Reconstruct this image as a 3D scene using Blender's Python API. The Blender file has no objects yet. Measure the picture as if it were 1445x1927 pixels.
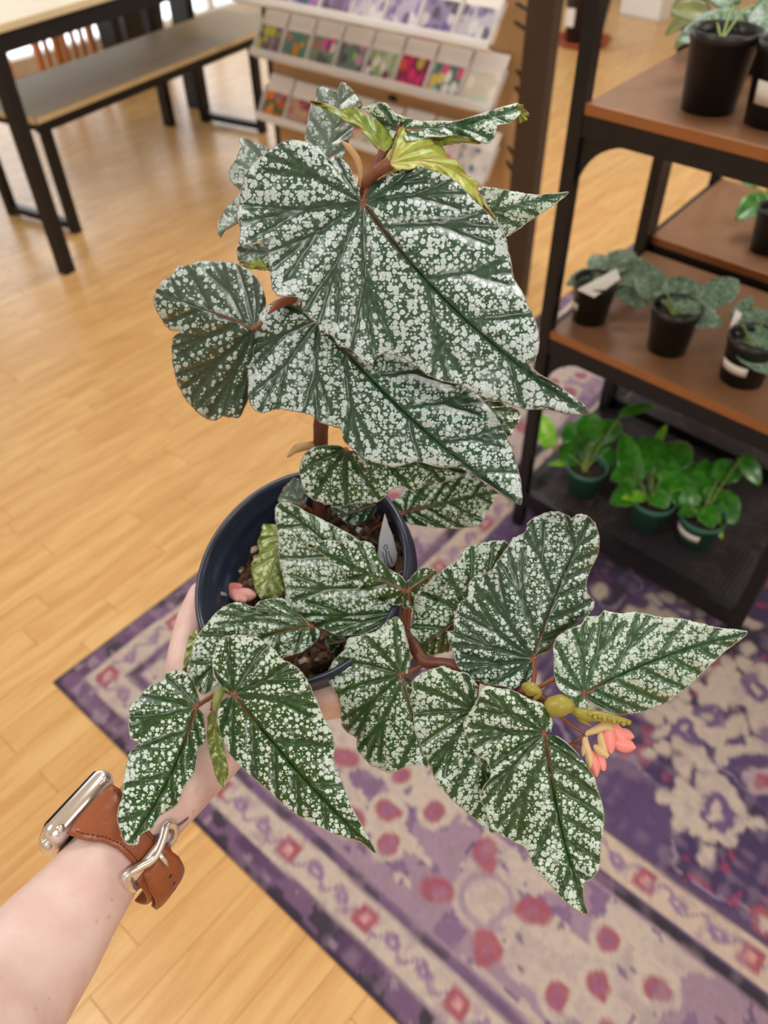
import bpy, bmesh, math, random
import numpy as np
from mathutils import Vector, Matrix

# ------------------------------------------------------------------ camera
SC = bpy.context.scene
COL = SC.collection
IW, IH, FPX = 1445.0, 1927.0, 1450.0
CX, CY, CAMH = IW/2, IH/2, 1.42
_nad = np.array([760-CX, 2420-CY, FPX]); _nad /= np.linalg.norm(_nad)      # straight down, seen from the camera
_fw = np.array([0, 0, 1.0]) - _nad*_nad[2]; _fw /= np.linalg.norm(_fw)
_rt = np.cross(_nad, _fw)
if _rt[0] < 0: _rt = -_rt
RM = np.array([_rt, _fw, -_nad])
CAM = np.array([0, 0, CAMH])
def ray(u, v): return RM @ np.array([(u-CX)/FPX, (v-CY)/FPX, 1.0])
def at_z(u, v, z):
    d = ray(u, v); return CAM + d*((z-CAMH)/d[2])
def at_d(u, v, dep): return CAM + ray(u, v)*dep
def rays(uv):
    uv = np.asarray(uv, float)
    c = np.stack([(uv[..., 0]-CX)/FPX, (uv[..., 1]-CY)/FPX, np.ones(uv.shape[:-1])], -1)
    return c @ RM.T

cd = bpy.data.cameras.new('camera'); cam = bpy.data.objects.new('camera', cd); COL.objects.link(cam)
m3 = np.stack([RM @ np.array([1, 0, 0]), RM @ np.array([0, -1, 0]), RM @ np.array([0, 0, -1])], 1)
cam.matrix_world = Matrix.Translation(CAM.tolist()) @ Matrix(m3.tolist()).to_4x4()
cd.sensor_fit = 'VERTICAL'; cd.sensor_height = 36.0; cd.sensor_width = 27.0; cd.lens = FPX/IH*36.0
cd.clip_start = 0.02; cd.clip_end = 60
cd.dof.use_dof = True; cd.dof.focus_distance = 0.44; cd.dof.aperture_fstop = cd.lens/3.6
SC.camera = cam

# ------------------------------------------------------------------ light and exposure
SC.view_settings.view_transform = 'Standard'; SC.view_settings.look = 'None'
SC.view_settings.gamma = 1.0; SC.view_settings.use_curve_mapping = False
SC.view_settings.exposure = 0.12
W = bpy.data.worlds.new('world'); SC.world = W; W.use_nodes = True
_bg = W.node_tree.nodes['Background']; _bg.inputs[0].default_value = (0.93, 0.97, 1.0, 1); _bg.inputs[1].default_value = 1.4

GA = math.radians(48.5)                                   # the shop's grid: rug, boards and shelves all follow it
GU = np.array([math.cos(GA), math.sin(GA), 0]); GV = np.array([GU[1], -GU[0], 0])
def uv2w(u, v, z=0.0): return GU*u + GV*v + np.array([0, 0, z])
ROOM = (-3.0, 8.0, -5.15, 3.6, 2.9)                        # u0,u1,v0,v1,height
LAMPS = [(-0.9, -1.6), (-0.9, 1.2), (1.9, -0.6), (1.9, 2.2), (3.2, -2.0), (4.8, 0.6)]  # unseen ceiling panels, one of them placed over the seed rack to brighten it
for k, (u, v) in enumerate(LAMPS):
    ld = bpy.data.lights.new('ceiling_panel_offscreen', 'AREA'); ld.shape = 'RECTANGLE'; ld.size = 1.18; ld.size_y = 0.58
    ld.energy = 25; ld.color = (1.0, 0.985, 0.96)
    lo = bpy.data.objects.new('ceiling_panel_offscreen', ld); COL.objects.link(lo)
    lo.location = uv2w(u, v, ROOM[4]-0.045).tolist(); lo.rotation_euler = (0, 0, GA)
def window_light(u0, u1, v0, v1, z0, z1, nrm, energy):
    ld = bpy.data.lights.new('window_left_offscreen', 'AREA'); ld.shape = 'RECTANGLE'
    L = max(u1-u0, v1-v0); ld.size = L; ld.size_y = z1-z0; ld.energy = energy; ld.color = (0.93, 0.97, 1.0)
    lo = bpy.data.objects.new('window_left_offscreen', ld); COL.objects.link(lo)
    lo.location = uv2w((u0+u1)/2, (v0+v1)/2, (z0+z1)/2).tolist()
    lo.rotation_euler = Vector(nrm.tolist()).to_track_quat('-Z', 'Z').to_euler()
window_light(0.4, 6.6, -5.30, -5.30, 0.05, 2.5, GV, 55)      # glazed front, left of the bench

# ------------------------------------------------------------------ helpers
rng = np.random.default_rng(7); random.seed(7)
def srgb(r, g, b):
    f = lambda c: ((c/255+0.055)/1.055)**2.4 if c/255 > 0.04045 else c/255/12.92
    return (f(r), f(g), f(b), 1.0)

class NT:
    """tiny node-tree writer"""
    def __init__(s, name):
        s.m = bpy.data.materials.new(name); s.m.use_nodes = True
        s.t = s.m.node_tree; s.b = s.t.nodes['Principled BSDF']
    def node(s, kind, props=None, **ins):
        n = s.t.nodes.new(kind)
        for k, v in (props or {}).items(): setattr(n, k, v)
        for k, v in ins.items():
            key = int(k[1:]) if k[0] == '_' and k[1:].isdigit() else k.replace('__', ' ')
            s.put(n.inputs[key], v)
        return n
    def put(s, sock, v):
        if isinstance(v, bpy.types.NodeSocket): s.t.links.new(v, sock)
        elif isinstance(v, bpy.types.Node): s.t.links.new(v.outputs[0], sock)
        else: sock.default_value = v
    def math(s, op, a, b=0.0, c=0.0, clamp=False):
        n = s.node('ShaderNodeMath', {'operation': op, 'use_clamp': clamp}, _0=a, _1=b, _2=c); return n.outputs[0]
    def vmath(s, op, a, b=(0, 0, 0), sc=None, out=0):
        n = s.node('ShaderNodeVectorMath', {'operation': op}, _0=a, _1=b)
        if sc is not None: s.put(n.inputs['Scale'], sc)
        return n.outputs[out]
    def mix(s, f, a, b):
        n = s.node('ShaderNodeMix', {'data_type': 'RGBA'}); s.put(n.inputs[0], f); s.put(n.inputs[6], a); s.put(n.inputs[7], b); return n.outputs[2]
    def step(s, x, lo, hi, a=0.0, b=1.0):
        n = s.node('ShaderNodeMapRange', {'interpolation_type': 'SMOOTHSTEP'}); s.put(n.inputs[0], x)
        for i, q in enumerate((lo, hi, a, b)): s.put(n.inputs[i+1], q)
        return n.outputs[0]
    def attr(s, nm, out='Fac'): return s.node('ShaderNodeAttribute', {'attribute_name': nm}).outputs[out]
    def pos(s): return s.node('ShaderNodeNewGeometry').outputs['Position']
    def noise(s, vec, scale, detail=3.0, rough=0.5, dist=0.0):
        n = s.node('ShaderNodeTexNoise'); s.put(n.inputs['Vector'], vec); s.put(n.inputs['Scale'], scale)
        n.inputs['Detail'].default_value = detail; n.inputs['Roughness'].default_value = rough; n.inputs['Distortion'].default_value = dist
        return n.outputs['Fac']
    def set(s, **k):
        for a, v in k.items(): s.put(s.b.inputs[a.replace('__', ' ')], v)
        return s.m
    def bump(s, h, strength=0.3, distance=0.002):
        n = s.node('ShaderNodeBump'); s.put(n.inputs['Height'], h); n.inputs['Strength'].default_value = strength; n.inputs['Distance'].default_value = distance
        s.put(s.b.inputs['Normal'], n.outputs[0])

def plain(name, rgb, rough=0.5, metal=0.0, var=0.12, scale=40.0, spec=0.5, coat=0.0, bump=0.0):
    t = NT(name); c = srgb(*rgb)
    nz = t.noise(t.pos(), scale)
    d = tuple(x*(1-var) for x in c[:3])+(1,); l = tuple(min(1, x*(1+var)) for x in c[:3])+(1,)
    t.set(Base__Color=t.mix(nz, d, l), Roughness=rough, Metallic=metal, Specular__IOR__Level=spec, Coat__Weight=coat)
    if bump: t.bump(nz, bump)
    return t.m

def link(o, parent=None):
    COL.objects.link(o)
    if parent is not None:
        o.parent = parent; o.matrix_parent_inverse = Matrix.Translation(-Vector(parent.location))
    return o
def tag(o, label=None, cat=None, group=None, kind=None):
    if label: o['label'] = label
    if cat: o['category'] = cat
    if group: o['group'] = group
    if kind: o['kind'] = kind
    return o
def thing(name, loc, label, cat, group=None):
    o = bpy.data.objects.new(name, None); o.empty_display_size = 0.05; o.location = [float(x) for x in loc]; COL.objects.link(o)
    return tag(o, label, cat, group)
def mesh(name, V, F, mat, parent=None, smooth=False):
    me = bpy.data.meshes.new(name); me.from_pydata([tuple(map(float, v)) for v in V], [], [tuple(f) for f in F]); me.update()
    if mat is not None:
        for m in (mat if isinstance(mat, (list, tuple)) else [mat]): me.materials.append(m)
    if smooth: me.polygons.foreach_set('use_smooth', [True]*len(me.polygons))
    return link(bpy.data.objects.new(name, me), parent)
class MB:
    """collects shapes in world coordinates, builds ONE mesh object"""
    def __init__(s): s.V = []; s.F = []
    def add(s, V, F):
        k = len(s.V); s.V += [tuple(map(float, v)) for v in V]; s.F += [tuple(i+k for i in f) for f in F]; return s
    def box(s, c, X, Y, Z):
        c = np.asarray(c, float); X, Y, Z = (np.asarray(a, float)/2 for a in (X, Y, Z))
        V = [c+i*X+j*Y+k*Z for i in (-1, 1) for j in (-1, 1) for k in (-1, 1)]
        return s.add(V, [(0, 1, 3, 2), (4, 6, 7, 5), (0, 4, 5, 1), (2, 3, 7, 6), (0, 2, 6, 4), (1, 5, 7, 3)])
    def bar(s, p, q, w, h, up=(0, 0, 1)):
        p, q = np.asarray(p, float), np.asarray(q, float); d = q-p; L = np.linalg.norm(d); d = d/L
        up = np.asarray(up, float); x = np.cross(d, up)
        if np.linalg.norm(x) < 1e-4: x = np.cross(d, GU)
        x /= np.linalg.norm(x); y = np.cross(x, d)
        return s.box((p+q)/2, d*L, x*w, y*h)
    def tube(s, P, R, n=8, caps=True):
        P = [np.asarray(p, float) for p in P]
        if not hasattr(R, '__len__'): R = [R]*len(P)
        k0 = len(s.V); prev = None
        for i, p in enumerate(P):
            d = P[min(i+1, len(P)-1)]-P[max(i-1, 0)]; d = d/np.linalg.norm(d)
            if prev is None:
                x = np.cross(d, [0, 0, 1.0])
                if np.linalg.norm(x) < 1e-3: x = np.cross(d, [1.0, 0, 0])
            else: x = prev-d*(prev@d)
            x = x/np.linalg.norm(x); prev = x; y = np.cross(d, x)
            s.V += [tuple(p+R[i]*(math.cos(a)*x+math.sin(a)*y)) for a in np.arange(n)*2*math.pi/n]
        for i in range(len(P)-1):
            for j in range(n):
                a, b = k0+i*n+j, k0+i*n+(j+1) % n; s.F.append((a, b, b+n, a+n))
        if caps: s.F.append(tuple(k0+j for j in range(n))[::-1]); s.F.append(tuple(k0+(len(P)-1)*n+j for j in range(n)))
        return s
    def lathe(s, c, axis, prof, n=32, cap0=False, cap1=False):
        c = np.asarray(c, float); a = np.asarray(axis, float); a = a/np.linalg.norm(a)
        x = np.cross(a, [0.3, 1, 0.2]); x /= np.linalg.norm(x); y = np.cross(a, x); k0 = len(s.V)
        for r, h in prof: s.V += [tuple(c+a*h+r*(math.cos(t)*x+math.sin(t)*y)) for t in np.arange(n)*2*math.pi/n]
        for i in range(len(prof)-1):
            for j in range(n):
                p, q = k0+i*n+j, k0+i*n+(j+1) % n; s.F.append((p, q, q+n, p+n))
        if cap0: s.F.append(tuple(k0+j for j in range(n))[::-1])
        if cap1: s.F.append(tuple(k0+(len(prof)-1)*n+j for j in range(n)))
        return s
    def build(s, name, mat, parent=None, smooth=False, bevel=0.0, seg=2):
        o = mesh(name, s.V, s.F, mat, parent, smooth)
        if bevel:
            b = o.modifiers.new('bevel', 'BEVEL'); b.width = bevel; b.segments = seg; b.limit_method = 'ANGLE'
        return o
def smoothpath(P, n=8):
    P = [np.asarray(p, float) for p in P]; out = []
    Q = [2*P[0]-P[1]]+P+[2*P[-1]-P[-2]]
    for i in range(1, len(Q)-2):
        for k in range(n):
            t = k/n; a, b, c, d = Q[i-1], Q[i], Q[i+1], Q[i+2]
            out.append(0.5*(2*b+(c-a)*t+(2*a-5*b+4*c-d)*t*t+(3*b-a-3*c+d)*t**3))
    out.append(P[-1]); return out
def vnoise(x, y, seed=0):
    """smooth value noise, numpy arrays in, 0..1 out"""
    r = np.random.default_rng(seed); T = r.random((64, 64))
    xi, yi = np.floor(x).astype(int), np.floor(y).astype(int); fx, fy = x-xi, y-yi
    fx = fx*fx*(3-2*fx); fy = fy*fy*(3-2*fy); g = lambda i, j: T[i % 64, j % 64]
    return (g(xi, yi)*(1-fx)+g(xi+1, yi)*fx)*(1-fy)+(g(xi, yi+1)*(1-fx)+g(xi+1, yi+1)*fx)*fy

# ------------------------------------------------------------------ the room
def wood_floor_mat(name, per_island):
    t = NT(name)
    rnd = t.node('ShaderNodeNewGeometry').outputs['Random Per Island'] if per_island else t.node('ShaderNodeObjectInfo').outputs['Random']
    p = t.node('ShaderNodeVectorRotate', {'rotation_type': 'Z_AXIS'}, Vector=t.pos(), Angle=-GA).outputs[0]
    off = t.node('ShaderNodeCombineXYZ', X=t.math('MULTIPLY', rnd, 37.0), Y=t.math('MULTIPLY', rnd, 91.0), Z=t.math('MULTIPLY', rnd, 13.0))
    q = t.vmath('ADD', t.vmath('MULTIPLY', p, (1.0, 9.0, 1.0)), off.outputs[0])
    grain = t.noise(q, 4.0, 5.0, 0.6, 0.6); fine = t.noise(t.vmath('MULTIPLY', q, (1.0, 5.0, 1.0)), 9.0, 4.0)
    c = t.mix(t.step(grain, 0.30, 0.72), srgb(222, 184, 124), srgb(198, 152, 94))
    c = t.mix(t.math('MULTIPLY', t.step(fine, 0.5, 0.75), 0.35), c, srgb(188, 140, 84))
    c = t.mix(t.math('MULTIPLY', t.math('SUBTRACT', rnd, 0.0), 0.34), c, srgb(200, 148, 92))
    t.set(Base__Color=c, Roughness=t.step(fine, 0.2, 0.8, 0.24, 0.34), Specular__IOR__Level=0.5)
    t.bump(fine, 0.06, 0.001); return t.m
M_plank, M_plankst = wood_floor_mat('laminate_board', False), wood_floor_mat('laminate_boards_far', True)
M_sub = plain('floor_gap', (120, 84, 50), 0.8)
M_wall = plain('wall_paint', (226, 219, 207), 0.75, scale=3.0, var=0.03)
M_ceil = plain('ceiling_paint', (236, 234, 228), 0.85, scale=3.0, var=0.03)
M_trim = plain('trim_white', (240, 238, 232), 0.4, var=0.03)
M_black = plain('black_metal', (30, 30, 33), 0.42, 0.35, scale=60, var=0.2)
M_glass = NT('window_glass').set(Base__Color=(1, 1, 1, 1), Roughness=0.02, Transmission__Weight=1.0, IOR=1.02)

u0, u1, v0, v1, RH = ROOM
floor = mesh('floor', [uv2w(u, v, -0.012) for u, v in ((u0, v0), (u1, v0), (u1, v1), (u0, v1))], [(0, 1, 2, 3)], M_sub); tag(floor, kind='structure')
ceiling = MB().box(uv2w((u0+u1)/2, (v0+v1)/2, RH+0.05), GU*(u1-u0+0.3), GV*(v1-v0+0.3), (0, 0, 0.1)).build('ceiling', M_ceil); tag(ceiling, kind='structure')
def wall(name, a, b, axis, out, holes):
    """a..b along axis, offset 'out' (point at a), holes = [(p0,p1,z0,z1)]"""
    mb = MB(); nrm = np.cross(axis, [0, 0, 1.0])
    cuts = sorted(holes); x = a
    def seg(p, q, z0, z1):
        if q-p > 1e-4 and z1-z0 > 1e-4: mb.box(out+axis*((p+q)/2)+np.array([0, 0, (z0+z1)/2]), axis*(q-p), nrm*0.12, (0, 0, z1-z0))
    for (p, q, z0, z1) in cuts:
        seg(x, p, 0, RH); seg(p, q, 0, z0); seg(p, q, z1, RH); x = q
    seg(x, b, 0, RH)
    return tag(mb.build(name, M_wall), kind='structure')
wall('wall_left', u0, u1, GU, GV*(v0-0.06), [(0.4, 6.6, 0.05, 2.5)])
wall('wall_right', u0, u1, GU, GV*(v1+0.06), [])
wall('wall_back', v0, v1, GV, GU*(u1+0.06), [])
wall('wall_front', v0, v1, GV, GU*(u0-0.06), [])
def window(name, off, axis, p0, p1, z0, z1, n):
    w = MB(); fr = 0.05
    for z in (z0+fr/2, z1-fr/2): w.box(off+axis*((p0+p1)/2)+np.array([0, 0, z]), axis*(p1-p0), np.cross(axis, [0, 0, 1.0])*0.06, (0, 0, fr))
    for k in range(n+1): w.box(off+axis*(p0+fr/2+(p1-p0-fr)*k/n)+np.array([0, 0, (z0+z1)/2]), axis*fr, np.cross(axis, [0, 0, 1.0])*0.06, (0, 0, z1-z0))
    o = tag(w.build(name, M_trim), kind='structure')
    for k in range(n):
        MB().box(off+axis*(p0+(p1-p0)*(k+0.5)/n)+np.array([0, 0, (z0+z1)/2]), axis*((p1-p0)/n-0.04), np.cross(axis, [0, 0, 1.0])*0.006, (0, 0, z1-z0-0.08)).build('pane', M_glass, o)
window('window_1', GV*(v0-0.05), GU, 0.4, 6.6, 0.05, 2.5, 5)
for nm, off, ax, a, b in (('baseboard_left', GV*(v0+0.008), GU, u0, u1), ('baseboard_right', GV*(v1-0.008), GU, u0, u1),
                          ('baseboard_back', GU*(u1-0.008), GV, v0, v1), ('baseboard_front', GU*(u0+0.008), GV, v0, v1)):
    tag(MB().box(off+ax*((a+b)/2)+np.array([0, 0, 0.05]), ax*(b-a), np.cross(ax, [0, 0, 1.0])*0.016, (0, 0, 0.10)).build(nm, M_trim), kind='structure')
M_diff = NT('lamp_diffuser').set(Base__Color=(0.9, 0.9, 0.88, 1), Emission__Color=(1, 0.965, 0.91, 1), Emission__Strength=2.0)
for (u, v) in LAMPS:
    t = thing('ceiling_light_offscreen', uv2w(u, v, RH-0.03), 'unseen flat white rectangular ceiling light panel in a thin metal frame', 'ceiling light', 'ceiling light panels')
    c = uv2w(u, v, RH-0.02); fr = MB()
    for sgn in (-1, 1):
        fr.box(c+GV*sgn*0.31, GU*1.24, GV*0.02, (0, 0, 0.04)); fr.box(c+GU*sgn*0.61, GU*0.02, GV*0.6, (0, 0, 0.04))
    fr.build('frame', M_trim, t); MB().box(c+np.array([0, 0, 0.002]), GU*1.2, GV*0.6, (0, 0, 0.012)).build('diffuser', M_diff, t)

# laminate boards: the 300 that show largest are pieces of their own
RO = at_z(100, 1285, 0); RL, RW = 2.82, 2.05                 # rug corner and size
BW, planks = 0.068, []
row = 0; v = v0
while v < v1:
    u = u0 - random.random()*0.5
    while u < u1:
        L = random.choice((0.36, 0.44, 0.52, 0.60)); a, b = max(u, u0), min(u+L, u1)
        if b-a > 0.03: planks.append((a, b, v, min(v+BW, v1)))
        u += L
    v += BW
def plank_score(p):
    c = uv2w((p[0]+p[1])/2, (p[2]+p[3])/2); q = RM.T @ (c-CAM)
    if q[2] < 0.2: return 0
    x, y = CX+FPX*q[0]/q[2], CY+FPX*q[1]/q[2]
    if not (-60 < x < IW+60 and -40 < y < IH+60): return 0
    r = c-RO; s, tt = r@GU, r@GV
    if 0.1 < s < RL-0.1 and 0.1 < tt < RW-0.1: return 0
    if 0.9 < x/1000 and y > 600: return 0
    return (p[1]-p[0])/q[2]**3
planks.sort(key=plank_score, reverse=True)
def board_vf(a, b, c, d):
    g, bv, z0 = 0.0003, 0.0008, -0.010
    lo = [(a+g, c+g), (b-g, c+g), (b-g, d-g), (a+g, d-g)]; hi = [(a+g+bv, c+g+bv), (b-g-bv, c+g+bv), (b-g-bv, d-g-bv), (a+g+bv, d-g-bv)]
    V = [uv2w(x, y, z0) for x, y in lo]+[uv2w(x, y, -bv*0.7) for x, y in lo]+[uv2w(x, y, 0) for x, y in hi]
    F = [(8, 9, 10, 11)]+[(i, (i+1) % 4, (i+1) % 4+4, i+4) for i in range(4)]+[(i+4, (i+1) % 4+4, (i+1) % 4+8, i+8) for i in range(4)]
    return V, F
for p in planks[:300]:
    V_, F_ = board_vf(*p); mesh('floor_board', V_, F_, M_plank, floor)
rest = MB()
for p in planks[300:]: rest.add(*board_vf(*p))
tag(rest.build('floor_boards', M_plankst, floor), kind='stuff')

# ------------------------------------------------------------------ the rug (woven pattern carried by a colour attribute)
def make_rug():
    res = 0.0058; ns, ntt = int(RL/res), int(RW/res)
    S, T = np.meshgrid(np.linspace(0, RL, ns+1), np.linspace(0, RW, ntt+1), indexing='ij')
    S0, T0 = S, T
    wx = (vnoise(S*26, T*26, 41)-0.5)*0.030+(vnoise(S*70, T*70, 42)-0.5)*0.012; wy = (vnoise(S*26, T*26, 43)-0.5)*0.030+(vnoise(S*70, T*70, 44)-0.5)*0.012
    ein = np.clip(np.minimum(np.minimum(S, RL-S), np.minimum(T, RW-T))/0.2-0.55, 0.12, 1)
    S, T = S+wx*ein, T+wy*ein
    wob = (vnoise(S*14, T*14, 3)-0.5)*0.010
    es = np.minimum(S0, RL-S0); et = np.minimum(T0, RW-T0); e = np.minimum(es, et)+wob*0.6
    l = np.where(es < et, T0, S0)+wx*0.5                                # run along the nearest edge
    lin = lambda r, g, b: np.array(srgb(r, g, b)[:3])
    cream, lav, pur, dark, red, deep = lin(186, 172, 162), lin(150, 126, 144), lin(108, 86, 116), lin(52, 48, 58), lin(152, 80, 94), lin(70, 54, 92)
    C = np.zeros(S.shape+(3,)); C[:] = deep
    def put(mask, col, a=1.0):
        m = np.clip(mask, 0, 1)[..., None]*a; C[:] = C*(1-m)+col*m
    soft = lambda d, w=0.004: np.clip(0.5-d/w, 0, 1)
    band = lambda lo, hi: soft(lo-e)*soft(e-hi)
    n1, n2, n3 = vnoise(S*22, T*22, 11), vnoise(S*55, T*55, 12), vnoise(S*9, T*9, 13)
    n4 = vnoise(S*30+7, T*12, 14)
    # centre field
    put((n1 > 0.60)*1.0, dark, 0.6); put((n3 > 0.58)*1.0, lin(92, 72, 112), 0.7)
    put(soft(np.abs(n3-0.5)-0.018, 0.02), lin(150, 132, 160), 0.8)
    put(((n2 > 0.80) & (n3 < 0.55))*1.0, lin(150, 62, 92), 0.75)
    g = np.random.default_rng(21)
    def disc(s, t, r, col, a=1.0):
        d = np.hypot(S-s, T-t)+wob*0.8
        put(soft(d-r, 0.006), col, a)
    def blossom(s, t, k):
        for q in range(8):
            an = q*math.pi/4+k; rr = k % 1*0.01+0.052
            disc(s+rr*math.cos(an), t+rr*math.sin(an), 0.021, cream)
            if q % 2: disc(s+(rr+.038)*math.cos(an), t+(rr+.038)*math.sin(an), 0.016, cream)
        disc(s+0.02*math.cos(k*2), t+0.02*math.sin(k*2), 0.030, cream); disc(s-0.02*math.cos(k*2), t-0.02*math.sin(k*2), 0.026, lin(104, 84, 124)); disc(s-0.018*math.cos(k*2), t-0.018*math.sin(k*2), 0.008, cream)
    field = lambda s, t: min(s, RL-s, t, RW-t) > 0.56
    for i in range(8):
        for j in range(5):
            s, t = 0.60+i*0.30+(j % 2)*0.14, 0.62+j*0.30
            if not field(s, t): continue
            blossom(s+0.03*math.sin(i*3+j), t+0.03*math.cos(j*5+i), i*0.7+j)
            disc(s+0.15, t+0.03, 0.030, lin(168, 150, 156)); disc(s+0.15, t+0.03, 0.017, red)
            disc(s+0.06, t+0.16, 0.022, cream); disc(s-0.09, t+0.13, 0.026, red, 0.8); disc(s-0.09, t+0.13, 0.010, cream)
    bloomspots = [((1330, 1330), 0), ((1300, 1400), 1.3), ((1400, 1290), 2.1)]
    for (uu, vv), k in bloomspots:
        d = at_z(uu, vv, 0)-RO; blossom(d@GU, d@GV, k)
    # wide lavender border
    put(band(0.125, 0.388), lav)
    inb = band(0.135, 0.380)
    put(inb*(n1 > 0.62), lin(120, 94, 128), 0.85); put(inb*(n4 > 0.60), cream, 0.9); put(inb*(n3 > 0.62), cream, 0.8); put(inb*(n2 > 0.84), lin(92, 72, 110), 0.8)
    per = 0.445; ph = (l-0.968+per*20) % per; dl = np.minimum(ph, per-ph)*np.where(ph < per/2, 1, -1); de = e-0.235
    rr = np.hypot(dl, de)+wob
    rr = rr+wx*0.5; put(inb*soft(rr-0.062), cream, 0.85); put(inb*soft(np.abs(rr-0.044)-0.006), lin(140, 118, 146), 0.7); put(inb*soft(rr-0.018), lin(176, 156, 150), 0.7)
    for q in range(4):
        an = q*math.pi/2+0.55; x, y = dl-0.085*math.cos(an), de-0.075*math.sin(an)
        xr, yr = x*math.cos(an)+y*math.sin(an), -x*math.sin(an)+y*math.cos(an)
        dd = np.hypot(xr/1.5, yr)-0.021
        dd = dd+wy*0.4; put(inb*soft(dd, 0.006), red, 0.92); put(inb*soft(dd+0.014, 0.006), lin(150, 100, 130), 0.8)
    for off_l, off_e in ((0.19, 0.315), (-0.16, 0.30), (0.17, 0.19), (0.21, 0.25), (-0.19, 0.20)):
        ph2 = (l-0.968-off_l+per*20) % per; d2 = np.minimum(ph2, per-ph2)
        r2 = np.hypot(d2, e-off_e)+wob+wx*0.35
        put(inb*soft(r2-0.034), cream); put(inb*soft(r2-0.021), red, 0.95); put(inb*soft(r2-0.012), lin(140, 96, 128), 0.9); put(inb*soft(r2-0.004), red)
    # cream guard borders with a vine and small red squares
    def guard(lo, hi, ground, ph0):
        m = band(lo, hi); put(m, ground); mid = (lo+hi)/2; P = 0.187
        d = ((l-ph0+P*30+P/2) % P)-P/2
        vine = np.abs(e-(mid+0.014*np.sin(l*2*math.pi/(P/3))))-0.0038
        put(m*soft(vine), lin(128, 104, 136), 0.9)
        for q in (-1, 1):
            put(m*soft(np.hypot((d-q*0.060)/1.5, e-mid)-0.0105), lin(132, 104, 142), 0.95)
            put(m*soft(np.hypot(d-q*0.060, e-mid)-0.004), ground)
        sq = np.maximum(np.abs(d), np.abs(e-mid)); put(m*soft(sq-0.019), red, 0.95); put(m*soft(sq-0.0075), lin(200, 150, 150)); put(m*(n2 > 0.80), lin(150, 124, 146), 0.4)
    guard(0.045, 0.112, cream, 0.645); put(band(0.110, 0.128), pur); put(band(0.110, 0.128)*(n1 > 0.55), dark, 0.6)
    put(band(0.384, 0.404), dark); put(band(0.384, 0.404)*(n1 > 0.5), lin(120, 96, 120), 0.8)
    guard(0.408, 0.474, lin(190, 172, 158), 1.162); put(band(0.470, 0.482), lin(88, 70, 96))
    # outer band
    put(soft(e-0.045), lin(112, 86, 116)); m = soft(e-0.043)
    put(m*(n1 > 0.60), dark, 0.85); put(m*(n4 < 0.30), lin(88, 64, 96), 0.8); put(m*(n2 > 0.80), lin(170, 150, 160), 0.5); put(soft(e-0.007), lin(56, 46, 62))
    # worn pile: the colours run into each other in streaks
    streak = vnoise(S0*6, T0*70, 51)*0.5+vnoise(S0*70, T0*8, 52)*0.5
    put((streak > 0.58)*np.clip((streak-0.58)*6, 0, 1), lin(150, 132, 146), 0.35)
    C *= (0.90+0.22*vnoise(S*180, T*180, 5))[..., None]
    z = 0.006+0.0008*vnoise(S*120, T*120, 9)
    z[e < 0.004] = 0.0035
    P = RO[None, None]+S0[..., None]*GU+T0[..., None]*GV; P[..., 2] = z
    V = P.reshape(-1, 3); idx = np.arange((ns+1)*(ntt+1)).reshape(ns+1, ntt+1)
    F = np.stack([idx[:-1, :-1], idx[1:, :-1], idx[1:, 1:], idx[:-1, 1:]], -1).reshape(-1, 4)[:, ::-1]
    # skirt down to the floor
    ring = np.concatenate([idx[:, 0], idx[-1, 1:], idx[-2::-1, -1], idx[0, -2:0:-1]]); n0 = len(V)
    sk = V[ring].copy(); sk[:, 2] = 0.0002; V = np.vstack([V, sk]); k = len(ring)
    F = np.vstack([F, np.stack([ring, n0+np.arange(k), n0+(np.arange(k)+1) % k, np.roll(ring, -1)], -1)])
    me = bpy.data.meshes.new('area_rug'); me.vertices.add(len(V)); me.vertices.foreach_set('co', V.astype(np.float32).ravel())
    me.loops.add(F.size); me.loops.foreach_set('vertex_index', F.astype(np.int32).ravel())
    me.polygons.add(len(F)); me.polygons.foreach_set('loop_start', np.arange(0, F.size, 4, dtype=np.int32)); me.update(calc_edges=True)
    ca = me.color_attributes.new('weave', 'FLOAT_COLOR', 'POINT')
    full = np.ones((len(V), 4), np.float32); full[:n0, :3] = C.reshape(-1, 3); full[n0:, :3] = C.reshape(-1, 3)[ring]
    ca.data.foreach_set('color', full.ravel())
    t = NT('rug_pile'); c = t.attr('weave', 'Color'); nz = t.noise(t.pos(), 420.0, 2.0)
    t.set(Base__Color=t.mix(t.math('MULTIPLY', nz, 0.25), c, t.vmath('SCALE', c, sc=0.55)), Roughness=0.95, Specular__IOR__Level=0.15, Sheen__Weight=0.3)
    t.bump(nz, 0.5, 0.002); me.materials.append(t.m)
    o = link(bpy.data.objects.new('area_rug', me)); return tag(o, 'faded purple patterned area rug with cream borders lying on the wooden floor', 'rug')
make_rug()

# ------------------------------------------------------------------ furniture at the back
M_seat = plain('bench_wood', (146, 128, 96), 0.6, scale=14, var=0.12)
M_tabletop = plain('table_top', (214, 198, 160), 0.4, scale=10, var=0.06)
M_edge = plain('ply_edge', (214, 190, 146), 0.5, scale=30)
M_chairwood = plain('chair_wood', (186, 116, 50), 0.45, scale=25, var=0.2)
Zv = np.array([0, 0, 1.0])
def dirs(deg): a = math.radians(deg); d = np.array([math.cos(a), math.sin(a), 0]); return d, np.array([-d[1], d[0], 0])

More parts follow.
